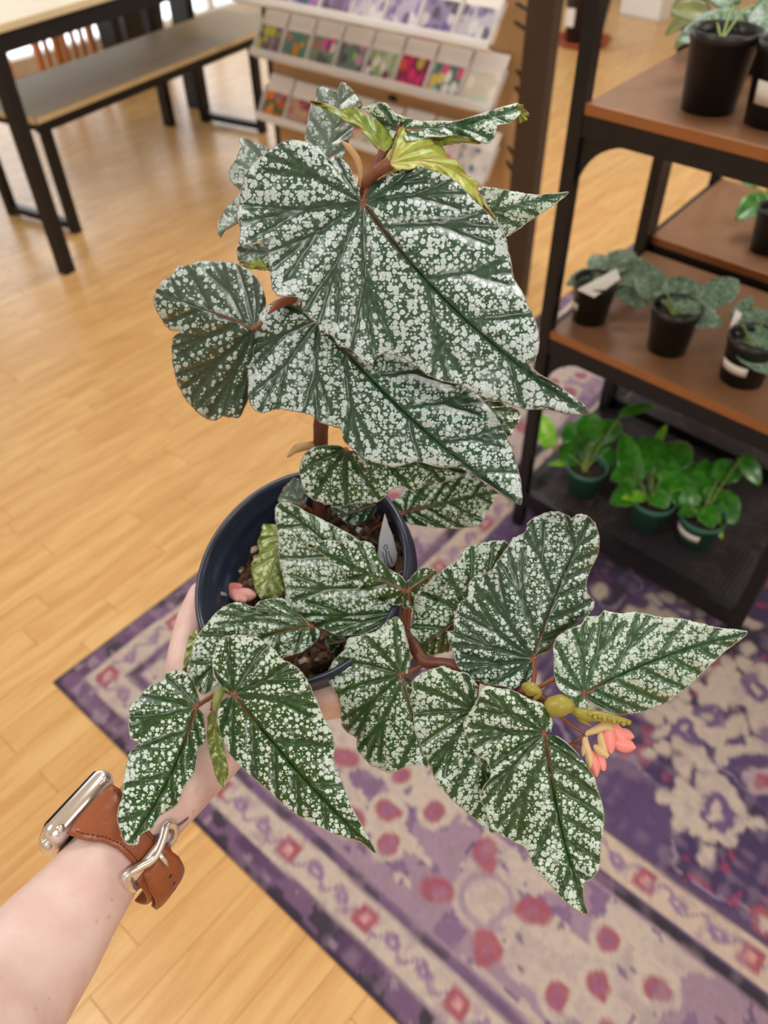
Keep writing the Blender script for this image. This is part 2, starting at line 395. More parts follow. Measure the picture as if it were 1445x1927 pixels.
def make_bench():
    d, n = dirs(59); FL = np.array([-1.256, 3.075, 0]); L, D, H = 1.63, 0.44, 0.462
    t = thing('bench', FL+d*L/2+n*D/2, 'long low bench with pale grey-brown wooden seat and black metal legs', 'bench')
    o = MB().box(FL+d*L/2+n*D/2+Zv*(H-0.011), d*L, n*D, Zv*0.022).build('seat', M_seat, t, bevel=0.003)
    mb = MB(); mb.bar(FL+n*0.03-Zv*(0.042-H)+d*0.02, FL+n*0.03+d*(L-0.02)+Zv*(H-0.042), 0.03, 0.04)
    mb.bar(FL+n*(D-0.03)+d*0.02+Zv*(H-0.042), FL+n*(D-0.03)+d*(L-0.02)+Zv*(H-0.042), 0.03, 0.04); mb.build('seat_frame', M_black, t)
    for x in (0.05, 1.36):
        for y in (0.03, D-0.03): MB().box(FL+d*x+n*y+Zv*(H-0.022)/2, d*0.036, n*0.036, Zv*(H-0.022)).build('leg', M_black, t)
        MB().bar(FL+d*x+n*0.03+Zv*0.03, FL+d*x+n*(D-0.03)+Zv*0.03, 0.03, 0.03).build('foot_rail', M_black, t)
        MB().bar(FL+d*x+n*0.03+Zv*(H-0.042), FL+d*x+n*(D-0.03)+Zv*(H-0.042), 0.03, 0.04).build('cross_rail', M_black, t)
    MB().box(FL-d*0.002+n*D/2+Zv*(H-0.011), d*0.004, n*(D-0.01), Zv*0.02).build('edge_strip', M_edge, t)
    MB().box(FL-n*0.002+d*L/2+Zv*(H-0.011), d*(L-0.01), n*0.004, Zv*0.02).build('edge_strip', M_edge, t)
make_bench()

def make_table():
    d, n = dirs(59); Cn = np.array([-1.188, 2.745, 0]); L, D, H = 1.5, 0.80, 0.825
    t = thing('dining_table', Cn+d*L/2+n*D/2, 'high table with cream wooden top and black metal frame', 'table')
    MB().box(Cn+d*L/2+n*D/2+Zv*(H-0.012), d*L, n*D, Zv*0.024).build('table_top', M_tabletop, t, bevel=0.003)
    mb = MB()
    for a, b in (((0.03, 0.03), (L-0.03, 0.03)), ((0.03, D-0.03), (L-0.03, D-0.03)), ((0.03, 0.03), (0.03, D-0.03)), ((L-0.03, 0.03), (L-0.03, D-0.03))):
        mb.bar(Cn+d*a[0]+n*a[1]+Zv*(H-0.052), Cn+d*b[0]+n*b[1]+Zv*(H-0.052), 0.04, 0.056)
    mb.build('apron', M_black, t)
    for x in (0.03, L-0.03):
        for y in (0.03, D-0.03): MB().box(Cn+d*x+n*y+Zv*(H-0.03)/2, d*0.046, n*0.046, Zv*(H-0.03)).build('leg', M_black, t)
make_table()

def make_chair():
    d, n = dirs(52); c = at_z(100, 62, 0.30); c[2] = 0; c = c+n*0.10
    t = thing('wooden_chair', c, 'orange-brown wooden chair with slatted back beyond the bench', 'chair')
    MB().box(c+Zv*0.44, d*0.42, n*0.42, Zv*0.03).build('seat', M_chairwood, t, bevel=0.006)
    for x in (-1, 1):
        for y in (-1, 1):
            h = 0.86 if y < 0 else 0.43
            MB().box(c+d*x*0.18+n*y*0.18+Zv*h/2, d*0.034, n*0.034, Zv*h).build('leg', M_chairwood, t)
    MB().bar(c-d*0.18-n*0.18+Zv*0.83, c+d*0.18-n*0.18+Zv*0.83, 0.022, 0.07).build('top_rail', M_chairwood, t)
    MB().bar(c-d*0.18-n*0.18+Zv*0.14, c+d*0.18-n*0.18+Zv*0.14, 0.022, 0.03).build('stretcher', M_chairwood, t)
    for k in range(5): MB().bar(c+d*(-0.12+0.06*k)-n*0.18+Zv*0.14, c+d*(-0.12+0.06*k)-n*0.18+Zv*0.81, 0.012, 0.026, up=d).build('slat', M_chairwood, t)
make_chair()

def make_trestle():
    d, n = dirs(52); f = at_z(374, 202, 0)
    t = thing('trestle_table', f, 'black table on broad board legs standing behind the bench', 'table')
    g = f-d*0.02+n*0.62
    for p in (f, g):
        MB().box(p+Zv*0.37, d*0.05, n*0.13, Zv*0.74).build('leg', M_black, t)
    MB().bar(f+Zv*0.70, g+Zv*0.70, 0.05, 0.06).build('cross_rail', M_black, t)
    MB().box((f+g)/2+d*0.1+Zv*0.755, d*0.55, n*0.85, Zv*0.03).build('table_top', M_tabletop, t)
    c = at_z(262, 128, 0)
    w = thing('waste_bin', c, 'black square bin standing on the floor behind the bench', 'bin')
    V_ = []
    for (hw, z) in ((.13, .002), (.155, .46), (.163, .46), (.163, .49), (.148, .49), (.142, .44)):
        V_ += [c+d*x*hw+n*y*hw+Zv*z for x, y in ((-1, -1), (1, -1), (1, 1), (-1, 1))]
    F_ = [(3, 2, 1, 0)]+[(i*4+j, i*4+(j+1) % 4, i*4+4+(j+1) % 4, i*4+4+j) for i in range(5) for j in range(4)]+[(20, 21, 22, 23)]
    mesh('bin_body', V_, F_, M_black, w)
make_trestle()

# far planter on a terracotta saucer and a white box beyond the shelves
M_terra = plain('terracotta', (176, 84, 56), 0.7, scale=50)
M_dpot = plain('dark_pot', (44, 43, 46), 0.45, scale=80)
M_soil = plain('potting_soil', (46, 34, 26), 0.95, scale=160, var=0.6, bump=0.8)
M_white = plain('white_card', (232, 230, 226), 0.6, var=0.03)
def far_planter():
    c = (at_z(1042, 82, 0)+at_z(1150, 82, 0))/2
    t = thing('floor_planter', c, 'dark planter standing in a red terracotta saucer on the far floor', 'planter')
    MB().lathe(c, Zv, [(0.0, 0.004), (0.150, 0.004), (0.185, 0.035), (0.178, 0.036), (0.146, 0.012), (0.0, 0.012)], 40).build('saucer', M_terra, t, True)
    MB().lathe(c, Zv, [(0.0, 0.014), (0.112, 0.014), (0.150, 0.32), (0.158, 0.32), (0.158, 0.35), (0.142, 0.35), (0.136, 0.31), (0.0, 0.31)], 40).build('pot', M_dpot, t, True)
    q = at_z(1051, 46, 0.10); MB().box(c+np.array([-0.125, -0.09, 0.17]), (0.05, -0.03, 0), (0.002, 0.003, 0), (0, 0, 0.10)).build('price_label', M_white, t)
    st = MB()
    for k in range(5):
        a = k*1.3; st.tube([c+np.array([0.05*math.cos(a), 0.05*math.sin(a), 0.30]), c+np.array([0.10*math.cos(a), 0.10*math.sin(a), 0.7])], 0.006)
    st.build('stems', plain('stem_green', (84, 110, 52), 0.6), t)
far_planter()
def white_box():
    a, b = at_z(1166, 27, 0), at_z(1238, 42, 0); d = (b-a)/np.linalg.norm(b-a); n = np.array([-d[1], d[0], 0])
    c = (a+b)/2+n*0.16
    t = thing('storage_box', c, 'white open box on the floor behind the shelving', 'box')
    L = np.linalg.norm(b-a)
    w = MB().box(c+Zv*0.006, d*L, n*0.32, Zv*0.012)
    for s in (-1, 1): w.box(c+n*s*0.155+Zv*0.17, d*L, n*0.01, Zv*0.34); w.box(c+d*s*(L/2-0.005)+Zv*0.17, d*0.01, n*0.30, Zv*0.34)
    w.build('walls', M_white, t)
white_box()

# ------------------------------------------------------------------ seed rack
M_rackpost = plain('rack_wood', (64, 48, 36), 0.55, scale=18, var=0.25)
M_panel = plain('rack_panel', (206, 170, 124), 0.6, scale=12, var=0.1)
M_lip = NT('acrylic_lip').set(Base__Color=(0.95, 0.94, 0.93, 1), Roughness=0.12, Transmission__Weight=0.35, IOR=1.3)
def packet_mat(bg, cols, name):
    t = NT(name); P = t.attr('print', 'Vector')
    sep = t.node('ShaderNodeSeparateXYZ', _0=P); y = sep.outputs[1]
    v = t.node('ShaderNodeTexVoronoi', {'voronoi_dimensions': '3D'}, Vector=P, Scale=4.2)
    rnd = t.node('ShaderNodeSeparateColor', _0=v.outputs['Color']).outputs[0]
    cr = t.node('ShaderNodeValToRGB', Fac=rnd); cr.color_ramp.interpolation = 'CONSTANT'
    e = cr.color_ramp.elements; n = len(cols)
    e[0].position = 0.0; e[0].color = srgb(*cols[0]); e[1].position = 1.0/n; e[1].color = srgb(*cols[1 % n])
    for k in range(2, n): q = e.new(k/n); q.color = srgb(*cols[k])
    m = t.step(v.outputs['Distance'], 0.42, 0.60)
    c = t.mix(m, cr.outputs[0], srgb(*bg))
    c = t.mix(t.step(y, 0.60, 0.63), c, srgb(246, 240, 236))
    x = sep.outputs[0]
    edge = t.math('GREATER_THAN', t.math('ABSOLUTE', t.math('SUBTRACT', x, 0.5)), 0.465)
    c = t.mix(edge, c, srgb(240, 234, 228))
    return t.set(Base__Color=c, Roughness=0.35)
ROWS = [np.array([0.367, 2.707, 0.74]), np.array([0.402, 2.794, 0.53]), np.array([0.394, 2.783, 0.29])]
PHI = math.radians(34); PUP = Zv*math.cos(PHI)+GU*math.sin(PHI); PN = np.cross(GV, PUP); PN = PN if PN@(-GU) > 0 else -PN
RLEN = 1.18; PL = 0.15
def seed_rack():
    post = at_z(957, 560, 0)+GU*0.03
    t = thing('seed_rack', post-GV*0.5, 'wooden seed display rack with dark brown posts and three sloping clear trays', 'display rack')
    MB().box(post+Zv*0.80, GU*0.05, GV*0.09, Zv*1.6).build('post', M_rackpost, t, bevel=0.003)
    pl = ROWS[1]-GV*(RLEN+0.02)+GU*0.16; pl[2] = 0
    MB().box(pl+Zv*0.80, GU*0.05, GV*0.09, Zv*1.6).build('post', M_rackpost, t, bevel=0.003)
    c = ROWS[1]-GV*(RLEN/2-0.06)+GU*0.118; c[2] = 0.62
    MB().box(c, GU*0.016, GV*(RLEN+0.16), Zv*1.02).build('back_panel', M_panel, t)
    for k, B in enumerate(ROWS):
        o = MB().box(B-GV*RLEN/2+PN*0.012-PUP*0.004, GV*(RLEN+0.01), PN*0.03, PUP*0.008)
        o.box(B-GV*RLEN/2+PN*0.026+PUP*0.010, GV*(RLEN+0.01), PN*0.003, PUP*0.018)
        tr = o.build('tray', M_lip, t)
        for q in range(9):
            MB().box(B-GV*(RLEN*q/8)+PUP*PL/2+PN*0.010, GV*0.003, PN*0.024, PUP*PL*0.8).build('divider', M_lip, tr)
        a = B+GU*0.10+GV*0.02; b = post+GU*0.02; b = np.array([b[0], b[1], B[2]+0.06]); a[2] = B[2]+0.06
        MB().tube([a, b], 0.006).build('bracket', M_black, t)
        MB().tube([a+Zv*0.05, b+Zv*0.05], 0.006).build('bracket', M_black, t)
        MB().box(B-GV*(RLEN*0.45)+PUP*(PL+0.052)-PN*0.004, GV*0.03, PN*0.02, PUP*0.012).build('clip', M_black, t)
seed_rack()
G, LG, DP = (92, 122, 84), (150, 170, 110), (70, 62, 84)
PK = [  # right-hand end first, per row
  [('pale grey and violet', (196, 194, 206), [(140, 130, 170), (110, 104, 130), (220, 218, 224)]), ('lavender and white', (150, 140, 176), [(120, 104, 160), (210, 206, 214), (96, 92, 110)]),
   ('soft lilac', (190, 180, 206), [(150, 132, 186), (226, 222, 230), (120, 110, 150)]), ('white with plum', (206, 200, 210), [(130, 96, 140), (180, 170, 200), (226, 224, 228)]),
   ('deep purple', (126, 108, 136), [(112, 62, 112), (150, 130, 170), (90, 80, 110)]), ('violet blue and pink', (84, 110, 112), [(98, 88, 168), (206, 108, 170), (140, 130, 190)]),
   ('pink and wine red', (90, 80, 90), [(206, 84, 130), (120, 60, 92), (220, 150, 170)]), ('green and rose', G, [(200, 120, 150), LG, (220, 210, 200)])],
  [('cream, peach and mint', (226, 220, 206), [(238, 200, 170), (206, 226, 206), (244, 240, 226)]), ('sky blue and white on teal', (92, 128, 122), [(176, 214, 232), (236, 238, 236), (226, 210, 110), (220, 96, 140)]),
   ('hot magenta and orange-red', (132, 40, 76), [(226, 52, 120), (200, 40, 110), (226, 86, 50), (190, 180, 80)]), ('pale green and burgundy', (186, 196, 168), [(116, 60, 84), (226, 228, 218), (150, 170, 120)]),
   ('near-black purple and green', (104, 130, 112), [(70, 60, 82), (196, 140, 180), (160, 190, 110), (84, 80, 96)]), ('bright pink and white', (120, 140, 110), [(220, 86, 160), (232, 228, 226), (206, 76, 84), (90, 86, 96)]),
   ('golden orange on teal', (88, 132, 116), [(236, 160, 40), (214, 130, 40), (120, 126, 90), (190, 120, 130)]), ('dusky purple and yellow', (112, 96, 108), [(104, 84, 108), (196, 196, 76), (150, 134, 140)])],
  [('white and slate blue', (222, 216, 212), [(96, 124, 160), (232, 226, 222), (200, 190, 190)]), ('rose pink', (226, 206, 206), [(214, 110, 136), (232, 220, 220), (190, 90, 116)]),
   ('coral and cream', (226, 216, 200), [(226, 130, 110), (236, 226, 210), (200, 180, 150)]), ('soft green and white', (190, 200, 170), [(140, 170, 110), (232, 232, 222), (200, 160, 170)]),
   ('red with yellow', (206, 196, 180), [(206, 60, 66), (236, 200, 80), (226, 210, 190)]), ('apricot and pink', (214, 196, 186), [(226, 150, 120), (214, 130, 150), (232, 220, 210)]),
   ('wine red and straw', (190, 150, 126), [(150, 60, 84), (180, 90, 106), (196, 170, 120)]), ('bright orange on dark green', (96, 104, 62), [(240, 120, 30), (236, 90, 40), (226, 150, 60), (180, 110, 140)])]]
for r, B in enumerate(ROWS):
    for k, (nm, bg, cols) in enumerate(PK[r]):
        c0 = B-GV*(RLEN*(k+0.5)/8)+PN*0.010; w, hgt, th = 0.138, PL+0.026+0.008*((k*7+r*3) % 3)/3, 0.008
        V_, F_, pr = [], [], []
        for (f, tt) in ((0.0, 0.0015), (0.06, th/2), (0.5, th*0.75), (0.94, th/2), (1.0, 0.0015)):
            for x in (-0.5, -0.42, 0, 0.42, 0.5):
                for s in (1, -1):
                    V_.append(c0+GV*x*w+PUP*(f*hgt+0.002)+PN*s*(tt*(0.5 if abs(x) > 0.45 else 1.0))); pr.append((x+0.5, f, r*3.7+k*1.31))
        I = lambda i, j, s: (i*5+j)*2+s
        for i in range(4):
            for j in range(4): F_ += [(I(i, j, 0), I(i, j+1, 0), I(i+1, j+1, 0), I(i+1, j, 0)), (I(i, j, 1), I(i+1, j, 1), I(i+1, j+1, 1), I(i, j+1, 1))]
        for i in range(4): F_ += [(I(i, 0, 0), I(i+1, 0, 0), I(i+1, 0, 1), I(i, 0, 1)), (I(i, 4, 0), I(i, 4, 1), I(i+1, 4, 1), I(i+1, 4, 0))]
        for j in range(4): F_ += [(I(0, j, 0), I(0, j, 1), I(0, j+1, 1), I(0, j+1, 0)), (I(4, j, 0), I(4, j+1, 0), I(4, j+1, 1), I(4, j, 1))]
        o = mesh('seed_packet', V_, F_, packet_mat(bg, cols, 'packet_print'), smooth=True)
        a = o.data.attributes.new('print', 'FLOAT_VECTOR', 'POINT'); a.data.foreach_set('vector', np.array(pr, np.float32).ravel())
        where = ('top', 'middle', 'lowest')[r]
        tag(o, 'seed packet printed with %s flowers in the %s rack tray' % (nm, where), 'seed packet', 'seed packets in the rack')

# ------------------------------------------------------------------ shelving
M_shelfwood = plain('shelf_wood', (128, 92, 66), 0.36, scale=16, var=0.18)
M_shelfedge = plain('shelf_edge', (154, 98, 54), 0.45, scale=30, var=0.12)
M_mesh = plain('mesh_wire', (52, 50, 54), 0.5, 0.3, scale=60)
SA = np.array([0.343, 1.373, 0]); SD = np.array([math.cos(math.radians(-45)), math.sin(math.radians(-45)), 0]); SN = np.array([math.cos(math.radians(50)), math.sin(math.radians(50)), 0])
def shelving(name, O, wid, dep, levels, label, H=1.75):
    t = thing(name, O+SD*wid/2+SN*dep/2, label, 'shelving unit')
    P = 0.026
    for x in (0, wid):
        for y in (0, dep): MB().box(O+SD*x+SN*y+Zv*(H/2+0.0080), SD*P, SN*P, Zv*H).build('post', M_black, t)
    for lv, (z, kind) in enumerate(levels):
        zz = z-0.018 if kind == 'wood' else z
        for (a, b) in (((0, 0), (wid, 0)), ((0, dep), (wid, dep)), ((0, 0), (0, dep)), ((wid, 0), (wid, dep))):
            rh = 0.034 if kind == 'wood' else 0.045
            MB().bar(O+SD*a[0]+SN*a[1]+Zv*(zz-rh/2), O+SD*b[0]+SN*b[1]+Zv*(zz-rh/2), 0.022, rh).build('rail', M_black, t)
        if kind == 'wood':
            s = MB().box(O+SD*wid/2+SN*dep/2+Zv*(z-0.009), SD*(wid-P), SN*(dep+0.012), Zv*0.018).build('shelf_board', M_shelfwood, t, bevel=0.002)
            MB().box(O+SD*wid/2-SN*0.008+Zv*(z-0.009), SD*(wid-P), SN*0.004, Zv*0.017).build('edge_strip', M_shelfedge, s)
            R = 0.10
            for x, sg in ((0, 1), (wid, -1)):                    # curved corner braces under the front rail
                for y in (0, dep):
                    cor = O+SD*(x+sg*P/2)+SN*y+Zv*(zz-0.034); n = 10
                    V_ = []
                    for s2 in (-0.004, 0.004):
                        V_.append(cor+SN*s2)
                        for k in range(n+1):
                            a = math.pi/2*k/n; V_.append(cor+SN*s2+SD*sg*(R-R*math.cos(a)*1.0)*1.0-Zv*(R-R*math.sin(a)))
                    F_ = [(0, k+1, k+2) for k in range(n)]+[(n+2, n+4+k, n+3+k) for k in range(n)]+[(k+1, n+3+k, n+4+k, k+2) for k in range(n)]
                    mesh('corner_brace', V_, F_, M_black, t)
        else:
            mb = MB(); stp = 0.0105
            for k in range(int((wid-P)/stp)+1): mb.bar(O+SD*(P/2+k*stp)+Zv*(z-0.002), O+SD*(P/2+k*stp)+SN*dep+Zv*(z-0.002), 0.0046, 0.002)
            for k in range(int((dep-P)/stp)+1): mb.bar(O+SN*(P/2+k*stp)+Zv*(z-0.004), O+SN*(P/2+k*stp)+SD*wid+Zv*(z-0.004), 0.0046, 0.002)
            tag(mb.build('wire_mesh', M_mesh, t), kind='stuff')
    return t
shelving('plant_shelving', SA, 0.56, 0.42, [(1.0, 'wood'), (0.575, 'wood'), (0.125, 'mesh')], 'black metal plant shelving with brown wooden boards standing on the rug')
shelving('rear_shelving', SA+SN*0.45, 0.56, 0.40, [(0.605, 'wood'), (0.145, 'mesh')], 'second lower black metal shelving unit backed against the plant shelving', H=1.0)

# ------------------------------------------------------------------ small potted plants on the shelves
def leafy_mat(name, c1, c2, rough=0.35, mottle=0.0):
    t = NT(name); P = t.attr('luv', 'Vector'); sep = t.node('ShaderNodeSeparateXYZ', _0=P)
    mid = t.step(t.math('ABSOLUTE', sep.outputs[0]), 0.0, 0.08, 1.0, 0.0)
    nz = t.noise(t.pos(), 60.0)
    c = t.mix(t.step(nz, 0.3, 0.7), srgb(*c1), srgb(*c2))
    if mottle:
        v = t.noise(t.pos(), 240.0, 2.0); c = t.mix(t.math('MULTIPLY', t.step(v, 0.48, 0.6), mottle), c, srgb(158, 178, 160))
    c = t.mix(t.math('MULTIPLY', mid, 0.5), c, srgb(*c2))
    return t.set(Base__Color=c, Roughness=rough, Subsurface__Weight=0.0, Coat__Weight=0.15)
M_satin = leafy_mat('satin_leaf', (62, 96, 70), (96, 130, 100), 0.5, 0.8)
M_pothos = leafy_mat('pothos_leaf', (34, 98, 22), (62, 134, 32), 0.3)
M_lime = leafy_mat('lime_leaf', (96, 176, 30), (150, 200, 50), 0.35)
M_olive = leafy_mat('olive_leaf', (96, 106, 52), (130, 134, 76), 0.5)
M_petg = plain('petiole_green', (128, 152, 74), 0.5)
M_gpot = plain('green_plastic', (52, 104, 88), 0.42, scale=60, var=0.08)
M_bpot = plain('black_plastic', (30, 31, 34), 0.36, scale=60, var=0.1)
def hleaf(parent, b, tip, w, mat, droop=0.12, fold=0.10):
    b, tip = np.asarray(b, float), np.asarray(tip, float); d = tip-b; L = np.linalg.norm(d); d /= L
    nrm = CAM-(b+tip)/2; nrm = nrm/np.linalg.norm(nrm)*0.6+Zv*0.6; nrm -= d*(nrm@d); nrm /= np.linalg.norm(nrm); x = np.cross(d, nrm)
    V_, A, F_ = [], [], []; nl, nw = 11, 8
    for i in range(nl+1):
        t = i/nl; hw = w*0.5*1.62*((t+0.02)**0.45)*((1-t)**0.75) if t < 1 else 0.0
        back = -0.10*L*max(0, 1-t*6)
        for j in range(nw+1):
            s = j/nw*2-1
            p = b+d*(t*L+back*abs(s))+x*s*hw+nrm*(abs(s)**1.3*hw*fold*2.0-droop*L*t*t+0.02*L*math.sin(t*3.1))
            V_.append(p); A.append((s, t, 0))
    I = lambda i, j: i*(nw+1)+j
    for i in range(nl):
        for j in range(nw): F_.append((I(i, j), I(i, j+1), I(i+1, j+1), I(i+1, j)))
    o = mesh('leaf', V_, F_, mat, parent, True)
    a = o.data.attributes.new('luv', 'FLOAT_VECTOR', 'POINT'); a.data.foreach_set('vector', np.array(A, np.float32).ravel())
    sm = o.modifiers.new('thickness', 'SOLIDIFY'); sm.thickness = 0.0006
    return o
def pxw(P): c = RM.T @ (np.asarray(P)-CAM); return CX+FPX*c[0]/c[2], CY+FPX*c[1]/c[2], c[2]
def small_pot(name, base_px, z, rt, rb, h, mat, label, leaves, lmat, group, card=None, tagpx=None):
    c = at_z(base_px[0], base_px[1], z); t = thing(name, c, label, 'potted plant', group)
    MB().lathe(c, Zv, [(0, 0.001), (rb, 0.001), (rt-0.002, h-0.014), (rt, h-0.014), (rt, h), (rt-0.003, h), (rt-0.004, h-0.02), (rt-0.005, h-0.03)], 36).build('pot', mat, t, True)
    MB().lathe(c, Zv, [(0, h-0.016), (rt*0.5, h-0.013), (rt-0.0035, h-0.018)], 24).build('soil', M_soil, t, True)
    dc = pxw(c)[2]
    for (bu, bv, bd, tu, tv, td, wpx, *mm) in leaves:
        b, tp = at_d(bu, bv, dc+bd), at_d(tu, tv, dc+td)
        hleaf(t, b, tp, wpx*1.22*(dc+bd)/FPX, mm[0] if mm else lmat)
        root = c+Zv*(h-0.016)+np.array([(bu*7 % 5-2)*0.004, (bv*3 % 5-2)*0.004, 0])
        MB().tube(smoothpath([root, (root+b)/2+Zv*0.012, b], 4), 0.0016, 6).build('petiole', M_petg, t, True)
    if card:
        a0, span, z0, z1 = card; n = 8; V_ = []
        vd = CAM-c; base = math.atan2(vd[1], vd[0])
        for k in range(n+1):
            a = base+math.radians(a0-span/2+span*k/n)
            for zz in (z0, z1):
                r = rb+(rt-rb)*zz/h+0.0012; V_.append(c+np.array([r*math.cos(a), r*math.sin(a), zz]))
        F_ = [(2*k, 2*k+2, 2*k+3, 2*k+1) for k in range(n)]
        o = mesh('paper_label', V_, F_, M_white, t, True); s = o.modifiers.new('thickness', 'SOLIDIFY'); s.thickness = 0.0005
    if tagpx:
        P4 = [at_d(u, v, dc+dd) for (u, v, dd) in tagpx]; n = np.cross(P4[1]-P4[0], P4[3]-P4[0]); n = n/np.linalg.norm(n)*0.0006
        V_ = [p+n for p in P4]+[p-n for p in P4]
        mesh('name_tag', V_, [(0, 1, 2, 3), (7, 6, 5, 4), (0, 4, 5, 1), (1, 5, 6, 2), (2, 6, 7, 3), (3, 7, 4, 0)], M_white, t)
        MB().tube([(P4[0]+P4[3])/2, c+Zv*(h-0.03)], 0.0014, 6).build('tag_stake', M_white, t)
GM = 'satin pothos on the middle shelf'
small_pot('potted_pothos', (1108, 600), 0.575, 0.044, 0.034, 0.088, M_bpot, 'small black pot of grey-green pothos with big white tag, by the shelf post',
          [(1120, 520, -.02, 1068, 532, -.04, 44), (1128, 512, 0, 1120, 474, .02, 46), (1140, 510, 0, 1200, 468, .03, 56), (1165, 515, .0, 1240, 505, .0, 62), (1165, 545, -.02, 1222, 572, -.04, 46)],
          M_satin, GM, card=(-62, 40, 0.030, 0.045), tagpx=[(1086, 545, -.09), (1118, 560, -.09), (1167, 525, -.09), (1160, 505, -.08)])
small_pot('potted_pothos', (1254, 655), 0.575, 0.047, 0.037, 0.092, M_bpot, 'plain black pot of satin pothos between two labelled pots on middle shelf',
          [(1238, 570, 0, 1235, 500, .0, 40), (1245, 545, -.02, 1352, 582, -.05, 78), (1265, 585, -.05, 1365, 605, -.08, 60), (1330, 570, -.03, 1392, 520, -.02, 66), (1225, 560, .0, 1196, 520, .02, 36)], M_satin, GM)
small_pot('potted_pothos', (1394, 712), 0.575, 0.047, 0.039, 0.090, M_bpot, 'black pot of round-leaved pothos with a white paper band, far from the post',
          [(1385, 610, -.01, 1470, 600, -.02, 62), (1400, 640, -.05, 1460, 700, -.09, 78), (1380, 600, .0, 1420, 552, .01, 30), (1440, 600, -.03, 1480, 660, -.06, 70)],
          M_satin, GM, card=(-28, 74, 0.030, 0.048), tagpx=[(1366, 640, -.02), (1374, 642, -.02), (1396, 590, -.01), (1384, 582, -.01)])
GT = 'nursery pots on the top shelf'
small_pot('nursery_pot', (1330, 205), 1.0, 0.052, 0.041, 0.112, M_bpot, 'tall black nursery pot with one broad satin leaf, top shelf',
          [(1400, 40, -.01, 1278, 66, -.03, 74), (1340, 75, -.03, 1432, 80, -.04, 26), (1380, 10, 0.02, 1330, -40, .03, 60), (1420, 10, 0, 1460, 60, -.02, 70), (1330, 30, .03, 1262, 10, .05, 50, M_olive)], M_satin, GT)
small_pot('nursery_pot', (1452, 232), 1.0, 0.052, 0.041, 0.112, M_bpot, 'black nursery pot with a square white label, beside the tall pot',
          [(1430, 80, 0, 1470, 20, .0, 60), (1440, 90, -.02, 1500, 110, -.03, 60)], M_satin, GT, card=(-26, 42, 0.034, 0.066))
small_pot('trailing_plant', (1400, 130), 1.0, 0.045, 0.036, 0.080, M_bpot, 'small pot of olive trailing foliage at the back of the top shelf',
          [(1310, 20, .02, 1252, 62, .03, 34, M_olive), (1300, 0, .03, 1262, 30, .04, 40, M_olive), (1320, 40, .0, 1268, 90, .02, 26, M_olive), (1350, -10, .0, 1300, -40, 0, 50, M_olive)], M_olive, None)
small_pot('potted_pothos', (1442, 470), 0.605, 0.046, 0.036, 0.095, M_bpot, 'black pot with glossy dark green leaves on the rear shelving board',
          [(1440, 375, 0, 1388, 408, -.02, 56), (1440, 365, 0, 1478, 420, -.02, 60), (1420, 350, .02, 1378, 318, .05, 24), (1450, 350, 0, 1470, 310, .02, 40)], M_pothos, None)
GB = 'green pots on the lowest shelf'
small_pot('potted_pothos', (1096, 922), 0.125, 0.048, 0.036, 0.080, M_gpot, 'green pot of pothos with a lone lime leaf, beside the shelf post',
          [(1034, 840, .0, 1016, 772, .03, 42, M_lime), (1090, 860, -.02, 1052, 846, -.04, 60), (1100, 850, -.01, 1160, 852, -.02, 40), (1110, 830, .0, 1108, 772, .02, 66), (1120, 830, .0, 1170, 790, .03, 60), (1170, 780, .03, 1236, 758, .05, 26), (1080, 870, -.02, 1030, 872, -.02, 16, M_lime), (1085, 840, .01, 1070, 790, .03, 54), (1130, 860, -.02, 1172, 870, -.03, 44), (1115, 845, .0, 1150, 800, .02, 52)], M_pothos, GB)
small_pot('potted_pothos', (1217, 985), 0.125, 0.048, 0.036, 0.080, M_gpot, 'unlabelled green pot with the tallest bushy pothos on lowest shelf',
          [(1195, 905, -.02, 1176, 812, .0, 58), (1225, 890, -.03, 1240, 818, .0, 52), (1255, 880, -.02, 1296, 826, .02, 66), (1200, 925, -.04, 1150, 945, -.06, 50), (1240, 905, -.05, 1302, 905, -.07, 54), (1270, 890, -.03, 1312, 870, -.02, 48), (1215, 935, -.05, 1172, 935, -.07, 26, M_lime), (1235, 835, .01, 1256, 795, .03, 16, M_lime), (1190, 890, -.02, 1150, 900, -.03, 44), (1215, 880, .0, 1210, 815, .03, 54), (1250, 900, -.04, 1262, 850, -.03, 56), (1230, 925, -.06, 1258, 955, -.08, 46), (1195, 920, -.05, 1166, 905, -.06, 46)], M_pothos, GB)
small_pot('potted_pothos', (1306, 1016), 0.125, 0.050, 0.038, 0.080, M_gpot, 'green pot of pothos with a white paper band around its front',
          [(1315, 945, -.02, 1330, 860, .0, 58), (1350, 900, -.02, 1392, 868, -.0, 60), (1395, 862, -.01, 1432, 912, -.03, 40), (1350, 930, -.03, 1384, 985, -.06, 60), (1290, 950, -.03, 1262, 900, -.02, 46), (1310, 960, -.04, 1280, 965, -.07, 30), (1340, 965, -.04, 1360, 1012, -.07, 20, M_lime), (1345, 900, -.0, 1350, 870, .02, 40), (1330, 940, -.03, 1362, 925, -.04, 54), (1300, 955, -.04, 1292, 915, -.04, 44), (1325, 955, -.05, 1342, 992, -.08, 44)], M_pothos, GB, card=(-30, 84, 0.034, 0.054))

